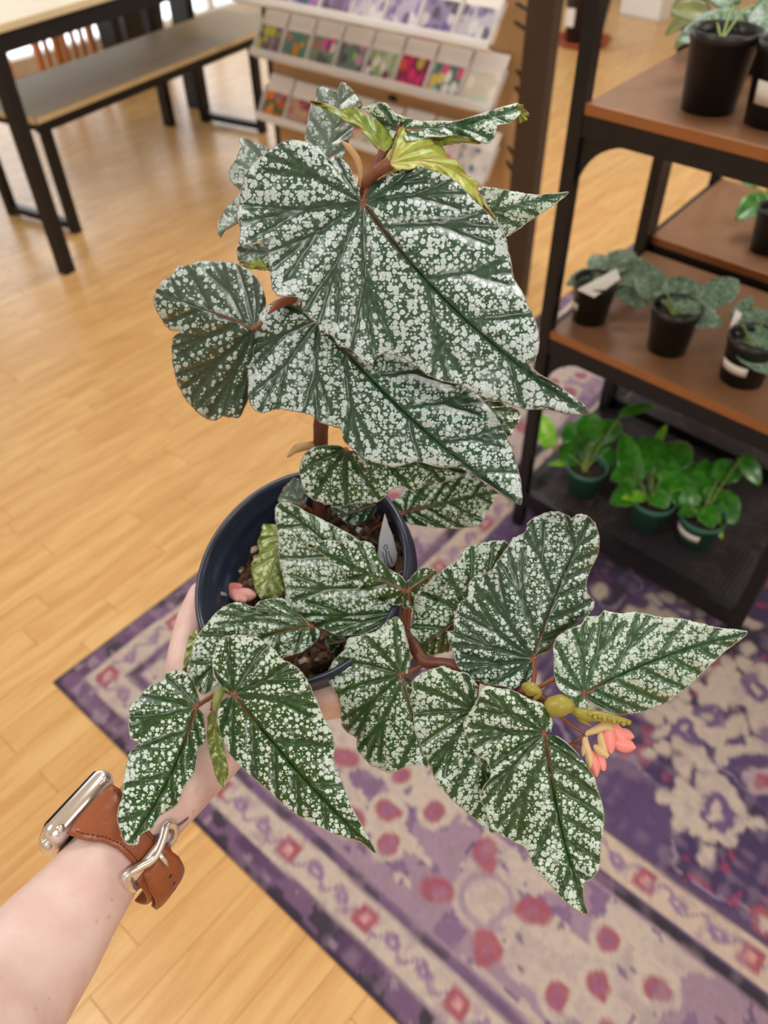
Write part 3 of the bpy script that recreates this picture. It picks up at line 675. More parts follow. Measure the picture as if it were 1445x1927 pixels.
# ------------------------------------------------------------------ the begonia held in front of the camera
PN_ = np.array([-.3148, -.2794, .9071]); PN_ /= np.linalg.norm(PN_)           # pot axis
PC = np.array([-0.06203, 0.35473, 1.01094]); PR = 0.08286                      # rim centre, rim radius
PE1 = np.array([1.0, 0, 0])-PN_*PN_[0]; PE1 /= np.linalg.norm(PE1); PE2 = np.cross(PN_, PE1)
def potpt(ang, h, r): a = math.radians(ang); return PC-PN_*h+r*(math.cos(a)*PE1+math.sin(a)*PE2)
POTH = 0.145
def potr(h): return PR-0.0045-0.019*h/POTH
begonia = thing('potted_begonia', PC-PN_*POTH, 'angel-wing begonia with silver-spotted green leaves in a dark pot held by hand', 'potted plant')

def begonia_mat(name, dark=(30, 62, 40), mid=(52, 92, 58), spot=(206, 224, 218), cover=0.5, cell=0.0042, edge=(150, 128, 122), silver=0.0, redlen=0.05):
    t = NT(name); P = t.attr('luv', 'Vector'); vd = t.attr('vein'); ed = t.attr('edge'); br = t.attr('stalk'); md = t.attr('mid')
    nz = t.noise(P, 260.0, 3.0)
    warp = t.node('ShaderNodeTexNoise', Vector=P, Scale=330.0); warp.inputs['Detail'].default_value = 2.0
    wv = t.vmath('SCALE', t.vmath('SUBTRACT', warp.outputs['Color'], (0.5, 0.5, 0.5)), sc=cell*0.38)
    Q = t.vmath('ADD', P, wv)
    near = t.step(vd, 0.0006, 0.0026)                                     # spots keep clear of the veins
    eb = t.step(ed, 0.0005, 0.012, 1.0, 0.0)                              # and crowd towards the margin
    tot = None
    for k, (c, lo, hi) in enumerate(((cell, 0.12, 0.36+0.17*cover), (cell*0.5, -0.10, 0.24+0.22*cover))):
        v = t.node('ShaderNodeTexVoronoi', {'voronoi_dimensions': '2D', 'feature': 'F1'}, Vector=t.vmath('ADD', Q, (k*1.7, k*0.9, 0)), Scale=1.0/c)
        v.inputs['Randomness'].default_value = 0.82
        rnd = t.node('ShaderNodeSeparateColor', _0=v.outputs['Color']).outputs[k]
        rad = t.math('ADD', t.math('MULTIPLY', rnd, hi-lo), lo)
        rad = t.math('MULTIPLY', t.math('ADD', rad, t.math('MULTIPLY', eb, 0.15)), t.math('ADD', t.math('MULTIPLY', near, 0.96), 0.04))
        m = t.step(t.math('SUBTRACT', rad, v.outputs['Distance']), -0.03, 0.06)
        tot = m if tot is None else t.math('MAXIMUM', tot, m)
    g = t.mix(t.step(nz, 0.3, 0.7), srgb(*dark), srgb(*mid))
    g = t.mix(t.step(vd, 0.0, 0.0013, 0.65, 0.0), g, srgb(*[int(x*0.78) for x in dark]))
    g = t.mix(silver, g, srgb(130, 152, 140))
    sp = t.mix(t.step(t.noise(P, 1100.0, 2.0), 0.3, 0.6), srgb(*[int(x*0.80) for x in spot]), srgb(*spot))
    c = t.mix(tot, g, sp)
    redv = t.math('MULTIPLY', t.step(md, 0.0003, 0.0011, 1.0, 0.0), t.step(br, 0.006, redlen, 0.85, 0.0))
    c = t.mix(redv, c, srgb(128, 80, 66))
    c = t.mix(t.step(br, 0.0006, 0.0034, 0.7, 0.0), c, srgb(138, 80, 64))
    c = t.mix(t.math('MULTIPLY', t.step(ed, 0.0002, 0.0010, 1.0, 0.0), 0.75), c, srgb(*edge))
    t.set(Base__Color=c, Roughness=t.math('ADD', t.math('MULTIPLY', tot, 0.16), 0.33), Coat__Weight=0.28, Coat__Roughness=0.25)
    n2 = t.math('ADD', t.math('MULTIPLY', nz, 0.5), t.math('MULTIPLY', tot, 0.5)); t.bump(n2, 0.22, 0.0009)
    return t.m
M_B1 = begonia_mat('begonia_leaf_silver', (36, 66, 50), (58, 96, 72), (200, 220, 222), 1.20, 0.0036)
M_B2 = begonia_mat('begonia_leaf_green', (26, 58, 20), (46, 88, 34), (206, 224, 214), 0.48, 0.0034, edge=(176, 182, 164), redlen=0.03)
M_B3 = begonia_mat('begonia_leaf_fine', (40, 78, 50), (72, 114, 76), (206, 226, 216), 1.55, 0.0028, edge=(178, 190, 172), redlen=0.02)
M_B4 = begonia_mat('begonia_leaf_grey', (58, 78, 68), (92, 116, 104), (178, 198, 194), 0.85, 0.0036, edge=(130, 110, 100), silver=0.3, redlen=0.012)
M_B5 = begonia_mat('begonia_leaf_pale', (96, 118, 46), (140, 156, 72), (190, 206, 150), 0.55, 0.0050, edge=(150, 160, 100), redlen=0.012)
M_B6 = begonia_mat('begonia_leaf_dark', (34, 64, 46), (54, 90, 64), (196, 216, 210), 0.75, 0.0032, redlen=0.045)
M_B8 = begonia_mat('begonia_leaf_sparse', (38, 62, 48), (58, 84, 66), (184, 204, 198), 0.30, 0.0044, redlen=0.045)
M_B7 = begonia_mat('begonia_leaf_dense', (34, 66, 32), (60, 98, 50), (204, 224, 214), 1.05, 0.0031, edge=(178, 186, 170), redlen=0.04)
def under_mat(name, c1, c2, vein):
    t = NT(name); P = t.attr('luv', 'Vector'); vd = t.attr('vein'); nz = t.noise(P, 180.0, 3.0)
    c = t.mix(t.step(nz, 0.3, 0.7), srgb(*c1), srgb(*c2)); c = t.mix(t.step(vd, 0.0002, 0.0007, 0.6, 0.0), c, srgb(*vein))
    c = t.mix(t.step(t.attr('edge'), 0.0002, 0.0008, 0.6, 0.0), c, srgb(158, 100, 66))
    t.bump(t.math('ADD', nz, t.step(vd, 0.0, 0.002)), 0.3, 0.001)
    return t.set(Base__Color=c, Roughness=0.45, Coat__Weight=0.1)
M_UND = under_mat('begonia_underside', (112, 140, 66), (146, 166, 84), (150, 96, 74))
M_LIME = under_mat('begonia_young_leaf', (150, 172, 60), (184, 196, 92), (176, 130, 70))
M_BOAT = under_mat('begonia_curled_leaf', (96, 132, 34), (140, 168, 58), (150, 104, 60))

def resample(P, n):
    P = np.array(P, float); Q = np.vstack([2*P[0]-P[1], P, 2*P[-1]-P[-2]]); out = []
    for i in range(1, len(Q)-2):
        a, b, c, d = Q[i-1], Q[i], Q[i+1], Q[i+2]
        for t in np.arange(0, 1, 0.1): out.append(0.5*(2*b+(c-a)*t+(2*a-5*b+4*c-d)*t*t+(3*b-a-3*c+d)*t**3))
    out.append(P[-1]); out = np.array(out)
    s = np.r_[0, np.cumsum(np.linalg.norm(np.diff(out, axis=0), axis=1))]; u = np.linspace(0, s[-1], n)
    return np.stack([np.interp(u, s, out[:, 0]), np.interp(u, s, out[:, 1])], 1)
def segdist(P, A, B):
    d = B-A; t = np.clip(((P-A)@d)/(d@d+1e-9), 0, 1); return np.linalg.norm(P-A-t[..., None]*d, axis=-1)

def begonia_leaf(base, tip, db, dt, outline, mat, roll=0.0, bend=0.0, fold=0.02, relief=0.0013, wave=0.0022, ser=1.3, nv=5, bow=0.0, seed=0, under=None, N=200, M=26, parent=None, name='leaf', label=None):
    """outline traced round the blade from one side of the stalk notch to the other; base = stalk point.
    db, dt: distance of stalk point and tip; roll: tilt across; bend: droop along; fold: keel along the midrib"""
    base, tip = np.array(base, float), np.array(tip, float); ax = tip-base; L = np.linalg.norm(ax); ax = ax/L; pr = np.array([-ax[1], ax[0]])
    O = resample(outline, N); r = np.random.default_rng(100+seed)
    cl = np.linalg.norm(np.diff(O, axis=0, prepend=O[:1]), axis=1).cumsum()
    nrm = O-base; nrm /= np.linalg.norm(nrm, axis=1)[:, None]+1e-6
    ser = ser*1.5; jit = ser*(np.abs(np.sin(cl/6.0+vnoise(cl/9, cl*0, seed)*5))-0.5)+ser*0.8*(vnoise(cl/3.0, cl*0+3, seed+5)-0.5)
    O = O+nrm*jit[:, None]
    f = np.linspace(0, 1, M+1)
    def ts(p): d = p-base; return (d@ax)/L, (d@pr)/L
    MT = np.linspace(0, 1, 13); mp = [base+ax*L*t+pr*bow*L*4*t*(1-t) for t in MT]; mpa = np.array(mp)
    ti = int(np.argmin(np.linalg.norm(O-tip, axis=1)))
    to, so = ts(O); foot = np.clip(to-0.9*np.abs(so-bow*4*np.clip(to, 0, 1)*(1-np.clip(to, 0, 1))), 0, 0.96)*np.clip(to*3, 0, 1)
    foot[:ti+1] = np.maximum.accumulate(foot[:ti+1]); foot[ti:] = np.maximum.accumulate(foot[ti:][::-1])[::-1]
    kk = np.hanning(15); kk /= kk.sum(); foot = np.convolve(np.pad(foot, 7, mode='edge'), kk, 'valid')
    FT = np.stack([np.interp(foot, MT, mpa[:, 0]), np.interp(foot, MT, mpa[:, 1])], 1)
    Q = FT[None]+f[:, None, None]*(O-FT)[None]                                 # (M+1) x N x 2
    # veins
    segs = [(mp[i], mp[i+1]) for i in range(12)]; mid = list(segs)
    for lo, hi in ((0, ti), (ti, N-1)):
        if hi-lo < 8: continue
        ss = cl[hi]-cl[lo]
        for k in range(nv+1):
            g = (k+0.55)/(nv+1.35); g = g if lo == 0 else 1-g
            e = O[int(np.clip(np.searchsorted(cl, cl[lo]+ss*g), 0, N-1))]
            t, s = ts(e); tb = max(0.0, t-1.15*abs(s)) if t > 0.2 else 0.0; tb = min(tb, 0.8)
            i = min(int(tb*12), 11); st = mp[i]+(mp[i+1]-mp[i])*(tb*12-i)
            m1 = (st+e)/2; out = np.array(e-st); pe = np.array([-out[1], out[0]]); pe = pe if pe@ax > 0 else -pe
            m1 = m1-pe*0.05
            pts = [(1-q)**2*st+2*q*(1-q)*m1+q*q*e for q in np.linspace(0, 0.97, 7)]
            segs += [(pts[q], pts[q+1]) for q in range(6)]
            if np.linalg.norm(out) > 130:                                     # small forks
                a0 = pts[3]
                for sg in (-1, 1):
                    b0 = e+nrm[0]*0+np.array([-out[1], out[0]])*0.16*sg
                    b0 = a0+(b0-a0)*0.85; segs.append((a0, b0))
    flat = Q.reshape(-1, 2); vd = np.full(len(flat), 1e9)
    for A, B in segs: vd = np.minimum(vd, segdist(flat, A, B))
    md = np.full(len(flat), 1e9)
    for A, B in mid: md = np.minimum(md, segdist(flat, A, B))
    t, s = ts(flat); k = (db+dt)/2/FPX
    ff = np.repeat(f, N); ang = np.tile(np.arange(N)/N, M+1)
    vdm, mdm = vd*k, md*k
    dep = db+(dt-db)*t+roll*s+bend*(t*t-t*0.2)+fold*np.abs(s)
    dep = dep+wave*ff**2.2*np.sin(ang*2*math.pi*(4+seed % 3)+seed)+wave*0.6*ff**3*np.sin(ang*2*math.pi*11+seed*2)
    bul = 1.35*relief*(1-np.exp(-(vdm/0.0032)**1.3))*np.clip((1-ff)*6+0.35, 0, 1)
    fine = (vnoise(flat[:, 0]/9, flat[:, 1]/9, seed+31)-0.5)*0.0009
    dep = dep-bul-fine
    R3 = rays(flat); V_ = CAM+R3*dep[:, None]
    idx = np.arange((M+1)*N).reshape(M+1, N)
    F_ = [(idx[i, j], idx[i, j+1], idx[i+1, j+1], idx[i+1, j]) for i in range(M) for j in range(N-1)]
    # make the upper face look to the camera (signed area of the outline tells its sense)
    area = np.sum(O[:-1, 0]*O[1:, 1]-O[1:, 0]*O[:-1, 1])+O[-1, 0]*O[0, 1]-O[0, 0]*O[-1, 1]
    a, b, c = V_[idx[M//2, N//3]], V_[idx[M//2, N//3+1]], V_[idx[M//2+1, N//3+1]]
    nn = sum(np.sign(np.cross(V_[idx[M-3, j+1]]-V_[idx[M-3, j]], V_[idx[M-2, j+1]]-V_[idx[M-3, j]])@(CAM-V_[idx[M-3, j]])) for j in range(2, N-3, 3))
    if nn < 0: F_ = [q[::-1] for q in F_]
    me = bpy.data.meshes.new(name); me.from_pydata(V_.tolist(), [], [tuple(int(i) for i in q) for q in F_]); me.update()
    me.polygons.foreach_set('use_smooth', [True]*len(me.polygons))
    edm = (1-ff)*np.tile(np.linalg.norm(O-FT, axis=1), M+1)*k
    for nm, ar in (('vein', vdm), ('mid', mdm), ('edge', edm), ('stalk', np.linalg.norm(flat-base, axis=1)*k)):
        at = me.attributes.new(nm, 'FLOAT', 'POINT'); at.data.foreach_set('value', ar.astype(np.float32))
    lu = np.zeros((len(V_), 3), np.float32); lu[:, 0] = (flat[:, 0]-base[0])*k+seed*0.37; lu[:, 1] = (flat[:, 1]-base[1])*k
    at = me.attributes.new('luv', 'FLOAT_VECTOR', 'POINT'); at.data.foreach_set('vector', lu.ravel())
    bm = bmesh.new(); bm.from_mesh(me); bmesh.ops.remove_doubles(bm, verts=bm.verts, dist=1.5e-5); bm.to_mesh(me); bm.free()
    me.materials.append(mat); me.materials.append(under or M_UND)
    o = link(bpy.data.objects.new(name, me), parent or begonia)
    sm = o.modifiers.new('thickness', 'SOLIDIFY'); sm.thickness = 0.0007; sm.offset = -1; sm.material_offset = 1; sm.use_rim = True; sm.material_offset_rim = 0
    if label: o['label'] = label
    return o

LEAVES = {}
def L_(key, *a, **k): LEAVES[key] = begonia_leaf(*a, seed=len(LEAVES)+1, **k)
L_('A', (683, 382), (1105, 776), .422, .392, [(678, 366), (667, 335), (657, 312), (644, 299), (629, 293), (618, 299), (608, 288), (597, 275), (577, 267), (554, 263), (529, 267), (507, 282), (482, 302), (462, 324), (456, 352), (450, 379), (445, 404), (451, 431), (450, 461), (476, 457), (503, 450), (505, 462), (502, 477), (508, 510), (517, 553), (562, 560), (572, 587), (599, 612), (602, 627), (624, 632), (639, 653), (659, 657), (694, 689), (711, 669), (736, 667), (759, 675), (787, 694), (807, 708), (835, 718), (867, 724), (897, 741), (919, 751), (954, 759), (989, 771), (1029, 771), (1071, 780), (1106, 780), (1104, 766), (1084, 749), (1051, 726), (1019, 707), (993, 683), (1007, 679), (1014, 652), (1014, 627), (1004, 594), (992, 569), (982, 547), (969, 527), (964, 502), (957, 472), (953, 450), (937, 425), (915, 397), (890, 375), (859, 341), (834, 328), (809, 320), (791, 313), (772, 316), (747, 322), (722, 333), (700, 347), (689, 369)],
   M_B1, fold=0.025, bend=0.012, nv=7, bow=0.05, relief=0.0024, wave=0.003, N=300, M=44, label='largest silver-spotted leaf')
L_('B', (600, 602), (979, 948), .468, .440, [(575, 566), (550, 556), (525, 562), (505, 574), (487, 594), (472, 622), (467, 652), (462, 679), (466, 709), (467, 749), (477, 769), (495, 777), (525, 770), (559, 776), (587, 781), (599, 794), (619, 801), (642, 809), (646, 828), (667, 849), (690, 865), (718, 875), (744, 880), (782, 870), (826, 880), (858, 881), (877, 887), (916, 910), (941, 927), (979, 950), (982, 919), (976, 887), (967, 852), (951, 814), (935, 786), (905, 748), (850, 690), (780, 640), (700, 590), (640, 570)],
   M_B1, fold=0.04, bend=0.01, nv=6, bow=0.04, relief=0.0022, wave=0.003, N=260, M=40)
L_('C', (478, 618), (296, 548), .470, .488, [(489, 590), (500, 574), (497, 550), (484, 525), (467, 507), (439, 494), (409, 492), (377, 491), (355, 499), (335, 501), (323, 518), (305, 530), (290, 555), (291, 577), (305, 602), (319, 621), (341, 624), (327, 633), (323, 654), (325, 684), (332, 717), (345, 746), (365, 769), (385, 786), (404, 792), (419, 783), (434, 786), (452, 784), (460, 766), (469, 740), (473, 700), (476, 655)],
   M_B8, fold=0.05, roll=0.0, nv=5, relief=0.003, wave=0.004, bend=0.02)
L_('D', (880, 412), (1071, 361), .450, .452, [(868, 395), (885, 365), (900, 353), (925, 353), (959, 358), (996, 365), (1034, 365), (1071, 361), (1049, 381), (1018, 403), (990, 421), (968, 437), (950, 446), (915, 445), (890, 430)], M_B3, fold=0.02, nv=4)
L_('G', (612, 318), (645, 157), .452, .462, [(590, 300), (574, 264), (579, 230), (584, 200), (592, 188), (597, 164), (614, 165), (632, 172), (642, 155), (654, 160), (669, 177), (681, 198), (671, 215), (667, 237), (657, 265), (645, 299), (632, 312)], M_B4, fold=0.05, nv=4, relief=0.002)
L_('E', (750, 242), (978, 202), .432, .438, [(738, 262), (728, 244), (707, 224), (690, 211), (680, 203), (697, 197), (725, 194), (744, 213), (766, 221), (791, 227), (825, 227), (859, 227), (897, 216), (934, 204), (962, 196), (975, 194), (980, 211), (968, 227), (953, 233), (937, 236), (931, 256), (920, 270), (907, 269), (880, 258), (850, 256), (816, 258), (790, 262), (765, 266)], M_B3, fold=-0.02, nv=4, relief=0.002, bow=0.05)
begonia_leaf((812, 262), (908, 270), .4345, .436, [(814, 258), (840, 254), (862, 255), (884, 259), (908, 270), (890, 267), (862, 268), (840, 273), (822, 275)], M_BOAT, fold=0.0, nv=2, seed=61, N=80, M=10, parent=LEAVES['E'], name='curled_margin', label='yellow-green underside of the rolled margin')
begonia_leaf((975, 212), (994, 214), .437, .437, [(974, 200), (982, 196), (987, 205), (995, 215), (990, 226), (978, 231), (968, 228)], M_BOAT, fold=0.0, nv=2, seed=62, N=60, M=8, parent=LEAVES['E'], name='curled_tip', label='yellow-green curled leaf tip')
L_('F', (722, 287), (582, 191), .426, .442, [(738, 276), (741, 265), (731, 247), (716, 232), (701, 220), (684, 215), (676, 205), (661, 201), (639, 205), (619, 196), (599, 193), (582, 191), (594, 198), (619, 209), (649, 227), (676, 243), (699, 266), (713, 284)], M_BOAT, fold=0.02, nv=3, N=120, M=16, bow=0.12, label='leaf curled to show its yellow-green underside')
L_('H', (732, 308), (926, 405), .418, .428, [(722, 300), (741, 275), (750, 247), (766, 230), (769, 247), (788, 241), (791, 253), (812, 256), (813, 269), (834, 278), (844, 294), (862, 306), (878, 328), (897, 340), (901, 359), (909, 384), (926, 405), (931, 415), (909, 392), (878, 363), (859, 345), (834, 331), (797, 316), (766, 318), (738, 324), (722, 328)], M_LIME, fold=0.04, nv=6, relief=0.0022, ser=3.0, bow=-0.2, label='young lime-green leaf with toothed edge')
L_('I', (530, 350), (412, 440), .452, .462, [(520, 320), (507, 283), (490, 272), (467, 262), (449, 260), (456, 272), (452, 280), (442, 304), (431, 324), (437, 344), (451, 358), (447, 369), (425, 391), (415, 409), (409, 426), (415, 447), (427, 431), (447, 419), (480, 410), (510, 390)], M_B4, fold=0.03, nv=4)
L_('I3', (540, 478), (452, 470), .455, .458, [(520, 450), (500, 442), (487, 458), (451, 461), (449, 492), (465, 503), (507, 507), (530, 500)], M_B4, fold=0.0, nv=3, N=100, M=14)
begonia_leaf((500, 503), (452, 492), .452, .455, [(506, 488), (490, 484), (470, 492), (455, 493), (451, 496), (466, 505), (485, 507), (508, 508)], M_BOAT, nv=2, seed=63, N=60, M=8, parent=LEAVES['I3'], name='curled_margin', label='olive underside of the rolled margin')
L_('J', (890, 760), (960, 818), .472, .470, [(905, 740), (925, 750), (952, 761), (974, 771), (980, 786), (972, 801), (957, 821), (935, 810), (910, 790)], M_B2, nv=3, N=110, M=14)
L_('K', (651, 846), (878, 888), .520, .500, [(635, 839), (610, 838), (588, 843), (572, 855), (564, 878), (565, 900), (575, 929), (597, 943), (632, 953), (667, 948), (699, 948), (721, 938), (741, 920), (760, 916), (775, 923), (801, 911), (833, 908), (878, 889), (860, 860), (800, 848), (740, 838), (690, 834)], M_B2, fold=0.02, roll=0.0, nv=6, relief=0.0028, wave=0.003)
L_('L', (760, 964), (936, 924), .548, .530, [(744, 972), (760, 981), (775, 987), (814, 992), (845, 995), (871, 994), (900, 989), (916, 967), (931, 941), (936, 924), (900, 893), (870, 888), (858, 900), (801, 910), (763, 924), (747, 937), (729, 947), (731, 957)], M_B7, nv=5)
L_('M', (716, 946), (640, 972), .562, .566, [(718, 950), (699, 970), (680, 983), (661, 989), (639, 973), (622, 950), (640, 936), (690, 932)], M_B6, nv=3, N=110, M=14)
L_('N', (748, 1152), (524, 950), .508, .548, [(746, 1158), (734, 1164), (709, 1184), (667, 1195), (635, 1196), (610, 1184), (580, 1172), (557, 1149), (539, 1131), (537, 1106), (532, 1084), (525, 1054), (522, 1014), (518, 974), (521, 950), (539, 945), (559, 952), (579, 964), (606, 977), (634, 992), (664, 1009), (690, 1030), (715, 1065), (738, 1115)], M_B7, nv=6, relief=0.0022, bow=0.03)
L_('N2', (572, 952), (545, 906), .566, .560, [(556, 956), (538, 949), (524, 944), (530, 925), (545, 907), (560, 900), (572, 914), (578, 940)], M_B4, nv=3, N=90, M=12)
L_('O', (763, 1112), (577, 1026), .492, .505, [(765, 1096), (752, 1083), (732, 1069), (712, 1047), (704, 1030), (694, 1020), (677, 1018), (647, 1018), (610, 1017), (577, 1026), (595, 1034), (617, 1052), (642, 1069), (650, 1087), (667, 1104), (692, 1114), (709, 1129), (732, 1137), (752, 1139), (760, 1132)], M_B2, nv=5, relief=0.002, fold=0.03)
L_('O2', (768, 1110), (822, 1074), .490, .492, [(768, 1094), (779, 1079), (799, 1067), (824, 1074), (809, 1094), (790, 1112), (780, 1129), (777, 1144), (760, 1145), (758, 1124)], M_B2, nv=3, N=110, M=14)
L_('P', (530, 1010), (496, 1128), .580, .572, [(517, 987), (495, 987), (492, 1002), (485, 1019), (487, 1039), (473, 1062), (476, 1089), (482, 1111), (495, 1128), (529, 1124), (540, 1109), (542, 1060)], M_B5, nv=4, N=120, M=16, label='yellowing pale leaf lying on the soil')
L_('R', (372, 1200), (348, 1258), .520, .512, [(371, 1185), (356, 1198), (350, 1220), (346, 1242), (346, 1262), (362, 1262), (376, 1230)], M_B5, nv=3, N=90, M=12)
L_('Q', (586, 1178), (362, 1292), .522, .494, [(602, 1187), (599, 1202), (571, 1226), (538, 1237), (500, 1262), (450, 1282), (410, 1290), (383, 1307), (367, 1290), (352, 1263), (361, 1226), (367, 1202), (389, 1175), (413, 1147), (446, 1133), (474, 1143), (492, 1130), (532, 1126), (550, 1144), (574, 1166)], M_B7, nv=5, relief=0.002, bow=0.10)
L_('S', (369, 1330), (242, 1588), .468, .402, [(376, 1318), (370, 1300), (361, 1275), (346, 1263), (331, 1260), (313, 1266), (306, 1280), (282, 1290), (258, 1315), (244, 1333), (242, 1363), (245, 1388), (262, 1397), (246, 1412), (239, 1433), (233, 1461), (230, 1497), (223, 1519), (220, 1540), (226, 1564), (233, 1584), (258, 1589), (266, 1570), (288, 1558), (300, 1537), (334, 1513), (346, 1482), (364, 1458), (370, 1433), (373, 1409), (386, 1397), (387, 1379), (383, 1345)], M_B2, nv=6, relief=0.0022, fold=0.03, bow=-0.05, wave=0.003)
L_('T', (440, 1306), (708, 1605), .462, .428, [(428, 1300), (413, 1287), (401, 1260), (401, 1235), (410, 1211), (425, 1197), (453, 1194), (480, 1197), (498, 1208), (517, 1223), (529, 1239), (556, 1254), (571, 1269), (584, 1290), (596, 1318), (608, 1348), (623, 1373), (629, 1400), (629, 1430), (638, 1455), (645, 1473), (663, 1520), (687, 1563), (708, 1606), (678, 1586), (635, 1572), (593, 1553), (546, 1525), (503, 1487), (466, 1454), (437, 1426), (419, 1393), (409, 1356), (414, 1323), (433, 1309)], M_B2, nv=7, relief=0.0024, fold=0.02, bow=0.02, N=260, M=36)
L_('Tm', (400, 1336), (422, 1484), .474, .455, [(392, 1345), (389, 1379), (392, 1406), (398, 1430), (407, 1464), (422, 1485), (427, 1464), (430, 1449), (425, 1424), (419, 1394), (413, 1363), (407, 1340)], M_B5, nv=4, N=110, M=14, ser=2.2, label='narrow half-unfolded young leaf')
L_('X', (878, 1155), (775, 1230), .492, .500, [(860, 1222), (815, 1233), (788, 1235), (771, 1225), (772, 1189), (777, 1153), (785, 1122), (810, 1098), (832, 1073), (860, 1053), (879, 1031), (915, 1020), (954, 1021), (962, 1060), (930, 1110)], M_B7, nv=5, relief=0.0022)
L_('W', (755, 1270), (805, 1441), .478, .462, [(769, 1267), (772, 1242), (770, 1217), (764, 1195), (759, 1175), (747, 1161), (734, 1165), (707, 1187), (680, 1195), (655, 1202), (647, 1222), (630, 1240), (619, 1260), (620, 1284), (632, 1307), (641, 1332), (642, 1357), (650, 1377), (670, 1389), (672, 1409), (682, 1424), (697, 1439), (719, 1449), (734, 1455), (749, 1449), (772, 1440), (789, 1439), (805, 1442), (800, 1410), (795, 1370), (785, 1322), (776, 1295), (774, 1280)], M_B7, nv=7, relief=0.0024, wave=0.003, fold=0.03)
L_('W2', (652, 1207), (616, 1212), .530, .532, [(655, 1202), (635, 1199), (616, 1194), (612, 1204), (620, 1224), (627, 1233), (640, 1221)], M_B2, nv=2, N=80, M=10)
L_('Y', (1003, 1240), (1112, 972), .462, .474, [(1005, 1256), (1001, 1272), (987, 1286), (962, 1297), (940, 1290), (909, 1287), (885, 1275), (862, 1255), (851, 1228), (843, 1203), (842, 1190), (854, 1186), (854, 1170), (862, 1139), (879, 1122), (882, 1098), (895, 1084), (920, 1075), (937, 1053), (954, 1031), (965, 1013), (987, 1001), (995, 981), (1020, 967), (1048, 962), (1067, 970), (1073, 976), (1089, 967), (1109, 973), (1122, 990), (1128, 1017), (1125, 1045), (1111, 1073), (1104, 1095), (1106, 1117), (1118, 1131), (1114, 1150), (1092, 1167), (1067, 1189), (1045, 1206), (1037, 1222), (1016, 1230)], M_B6, nv=8, relief=0.0022, wave=0.003, bow=-0.02, N=260, M=36)
L_('AA', (893, 1338), (928, 1566), .458, .446, [(900, 1290), (881, 1269), (861, 1264), (834, 1253), (819, 1257), (799, 1264), (779, 1277), (774, 1302), (770, 1319), (778, 1344), (779, 1372), (789, 1399), (799, 1426), (812, 1446), (819, 1469), (834, 1486), (851, 1506), (881, 1531), (906, 1553), (932, 1568), (948, 1540), (945, 1480), (935, 1420), (920, 1375)], M_B7, nv=7, relief=0.0022)
L_('Z', (1100, 1305), (1406, 1192), .442, .424, [(1112, 1322), (1139, 1335), (1163, 1344), (1198, 1342), (1232, 1332), (1262, 1318), (1285, 1300), (1311, 1277), (1337, 1251), (1366, 1225), (1406, 1193), (1389, 1185), (1352, 1181), (1314, 1172), (1276, 1163), (1247, 1162), (1215, 1155), (1192, 1152), (1163, 1155), (1137, 1149), (1128, 1159), (1105, 1161), (1093, 1175), (1070, 1184), (1045, 1204), (1041, 1242), (1044, 1277), (1055, 1300), (1073, 1312), (1082, 1328), (1093, 1336), (1108, 1330)], M_B3, nv=7, relief=0.0018, bow=-0.04, N=240, M=34)
L_('BB', (1025, 1380), (1104, 1720), .436, .420, [(1036, 1378), (1040, 1360), (1033, 1342), (1019, 1323), (999, 1317), (977, 1305), (955, 1296), (937, 1295), (917, 1291), (905, 1300), (897, 1320), (882, 1342), (872, 1362), (878, 1387), (888, 1409), (900, 1425), (913, 1430), (920, 1444), (923, 1460), (915, 1474), (907, 1487), (904, 1504), (913, 1524), (920, 1544), (927, 1561), (959, 1581), (989, 1599), (1004, 1631), (1029, 1658), (1052, 1686), (1077, 1708), (1106, 1722), (1100, 1698), (1100, 1663), (1116, 1651), (1129, 1631), (1131, 1594), (1136, 1556), (1135, 1519), (1124, 1484), (1119, 1464), (1106, 1444), (1089, 1422), (1068, 1401), (1047, 1386)], M_B7, nv=8, relief=0.0024, wave=0.003, bow=0.03, N=260, M=36)

# canes and leaf stalks
M_cane = plain('cane', (104, 60, 44), 0.5, scale=90, var=0.3)
M_stalk = plain('leaf_stalk', (128, 78, 54), 0.45, scale=90, var=0.2)
def path(P): return smoothpath([at_d(*p) for p in P], 8)
def cane(P, r0, r1, mat=None, name='cane'):
    Q = path(P); n = len(Q); MB().tube(Q, [r0+(r1-r0)*i/(n-1)+0.0004*(1 if i % 8 == 0 else 0) for i in range(n)], 12).build(name, mat or M_cane, begonia, True); return Q
cane([(600, 1010, .605), (601, 960, .580), (603, 880, .556), (604, 800, .534), (612, 700, .508), (630, 600, .484), (655, 480, .456), (684, 372, .436), (698, 335, .430), (722, 288, .428)], .0062, .0030)
cane([(640, 1150, .59), (690, 1180, .550), (745, 1180, .518), (775, 1210, .500), (800, 1245, .488), (850, 1252, .478), (930, 1285, .468), (1000, 1306, .456), (1040, 1330, .448)], .0050, .0030)
cane([(590, 1200, .585), (560, 1225, .545), (500, 1262, .512), (430, 1290, .484), (404, 1312, .478)], .0034, .0024, M_stalk)
def stalk(*P, r=.0015): cane(P, r, r*0.9, M_stalk, 'petiole')
stalk((683, 382, .4225), (690, 362, .428), (694, 345, .431)); stalk((600, 602, .4685), (608, 625, .484), (616, 660, .498)); stalk((478, 618, .4705), (520, 600, .480), (620, 640, .494))
stalk((880, 412, .451), (780, 420, .452), (672, 420, .444)); stalk((734, 307, .4195), (712, 320, .421), (692, 340, .427), (692, 356, .433), r=.0034); stalk((750, 242, .4325), (732, 275, .430), (716, 300, .429))
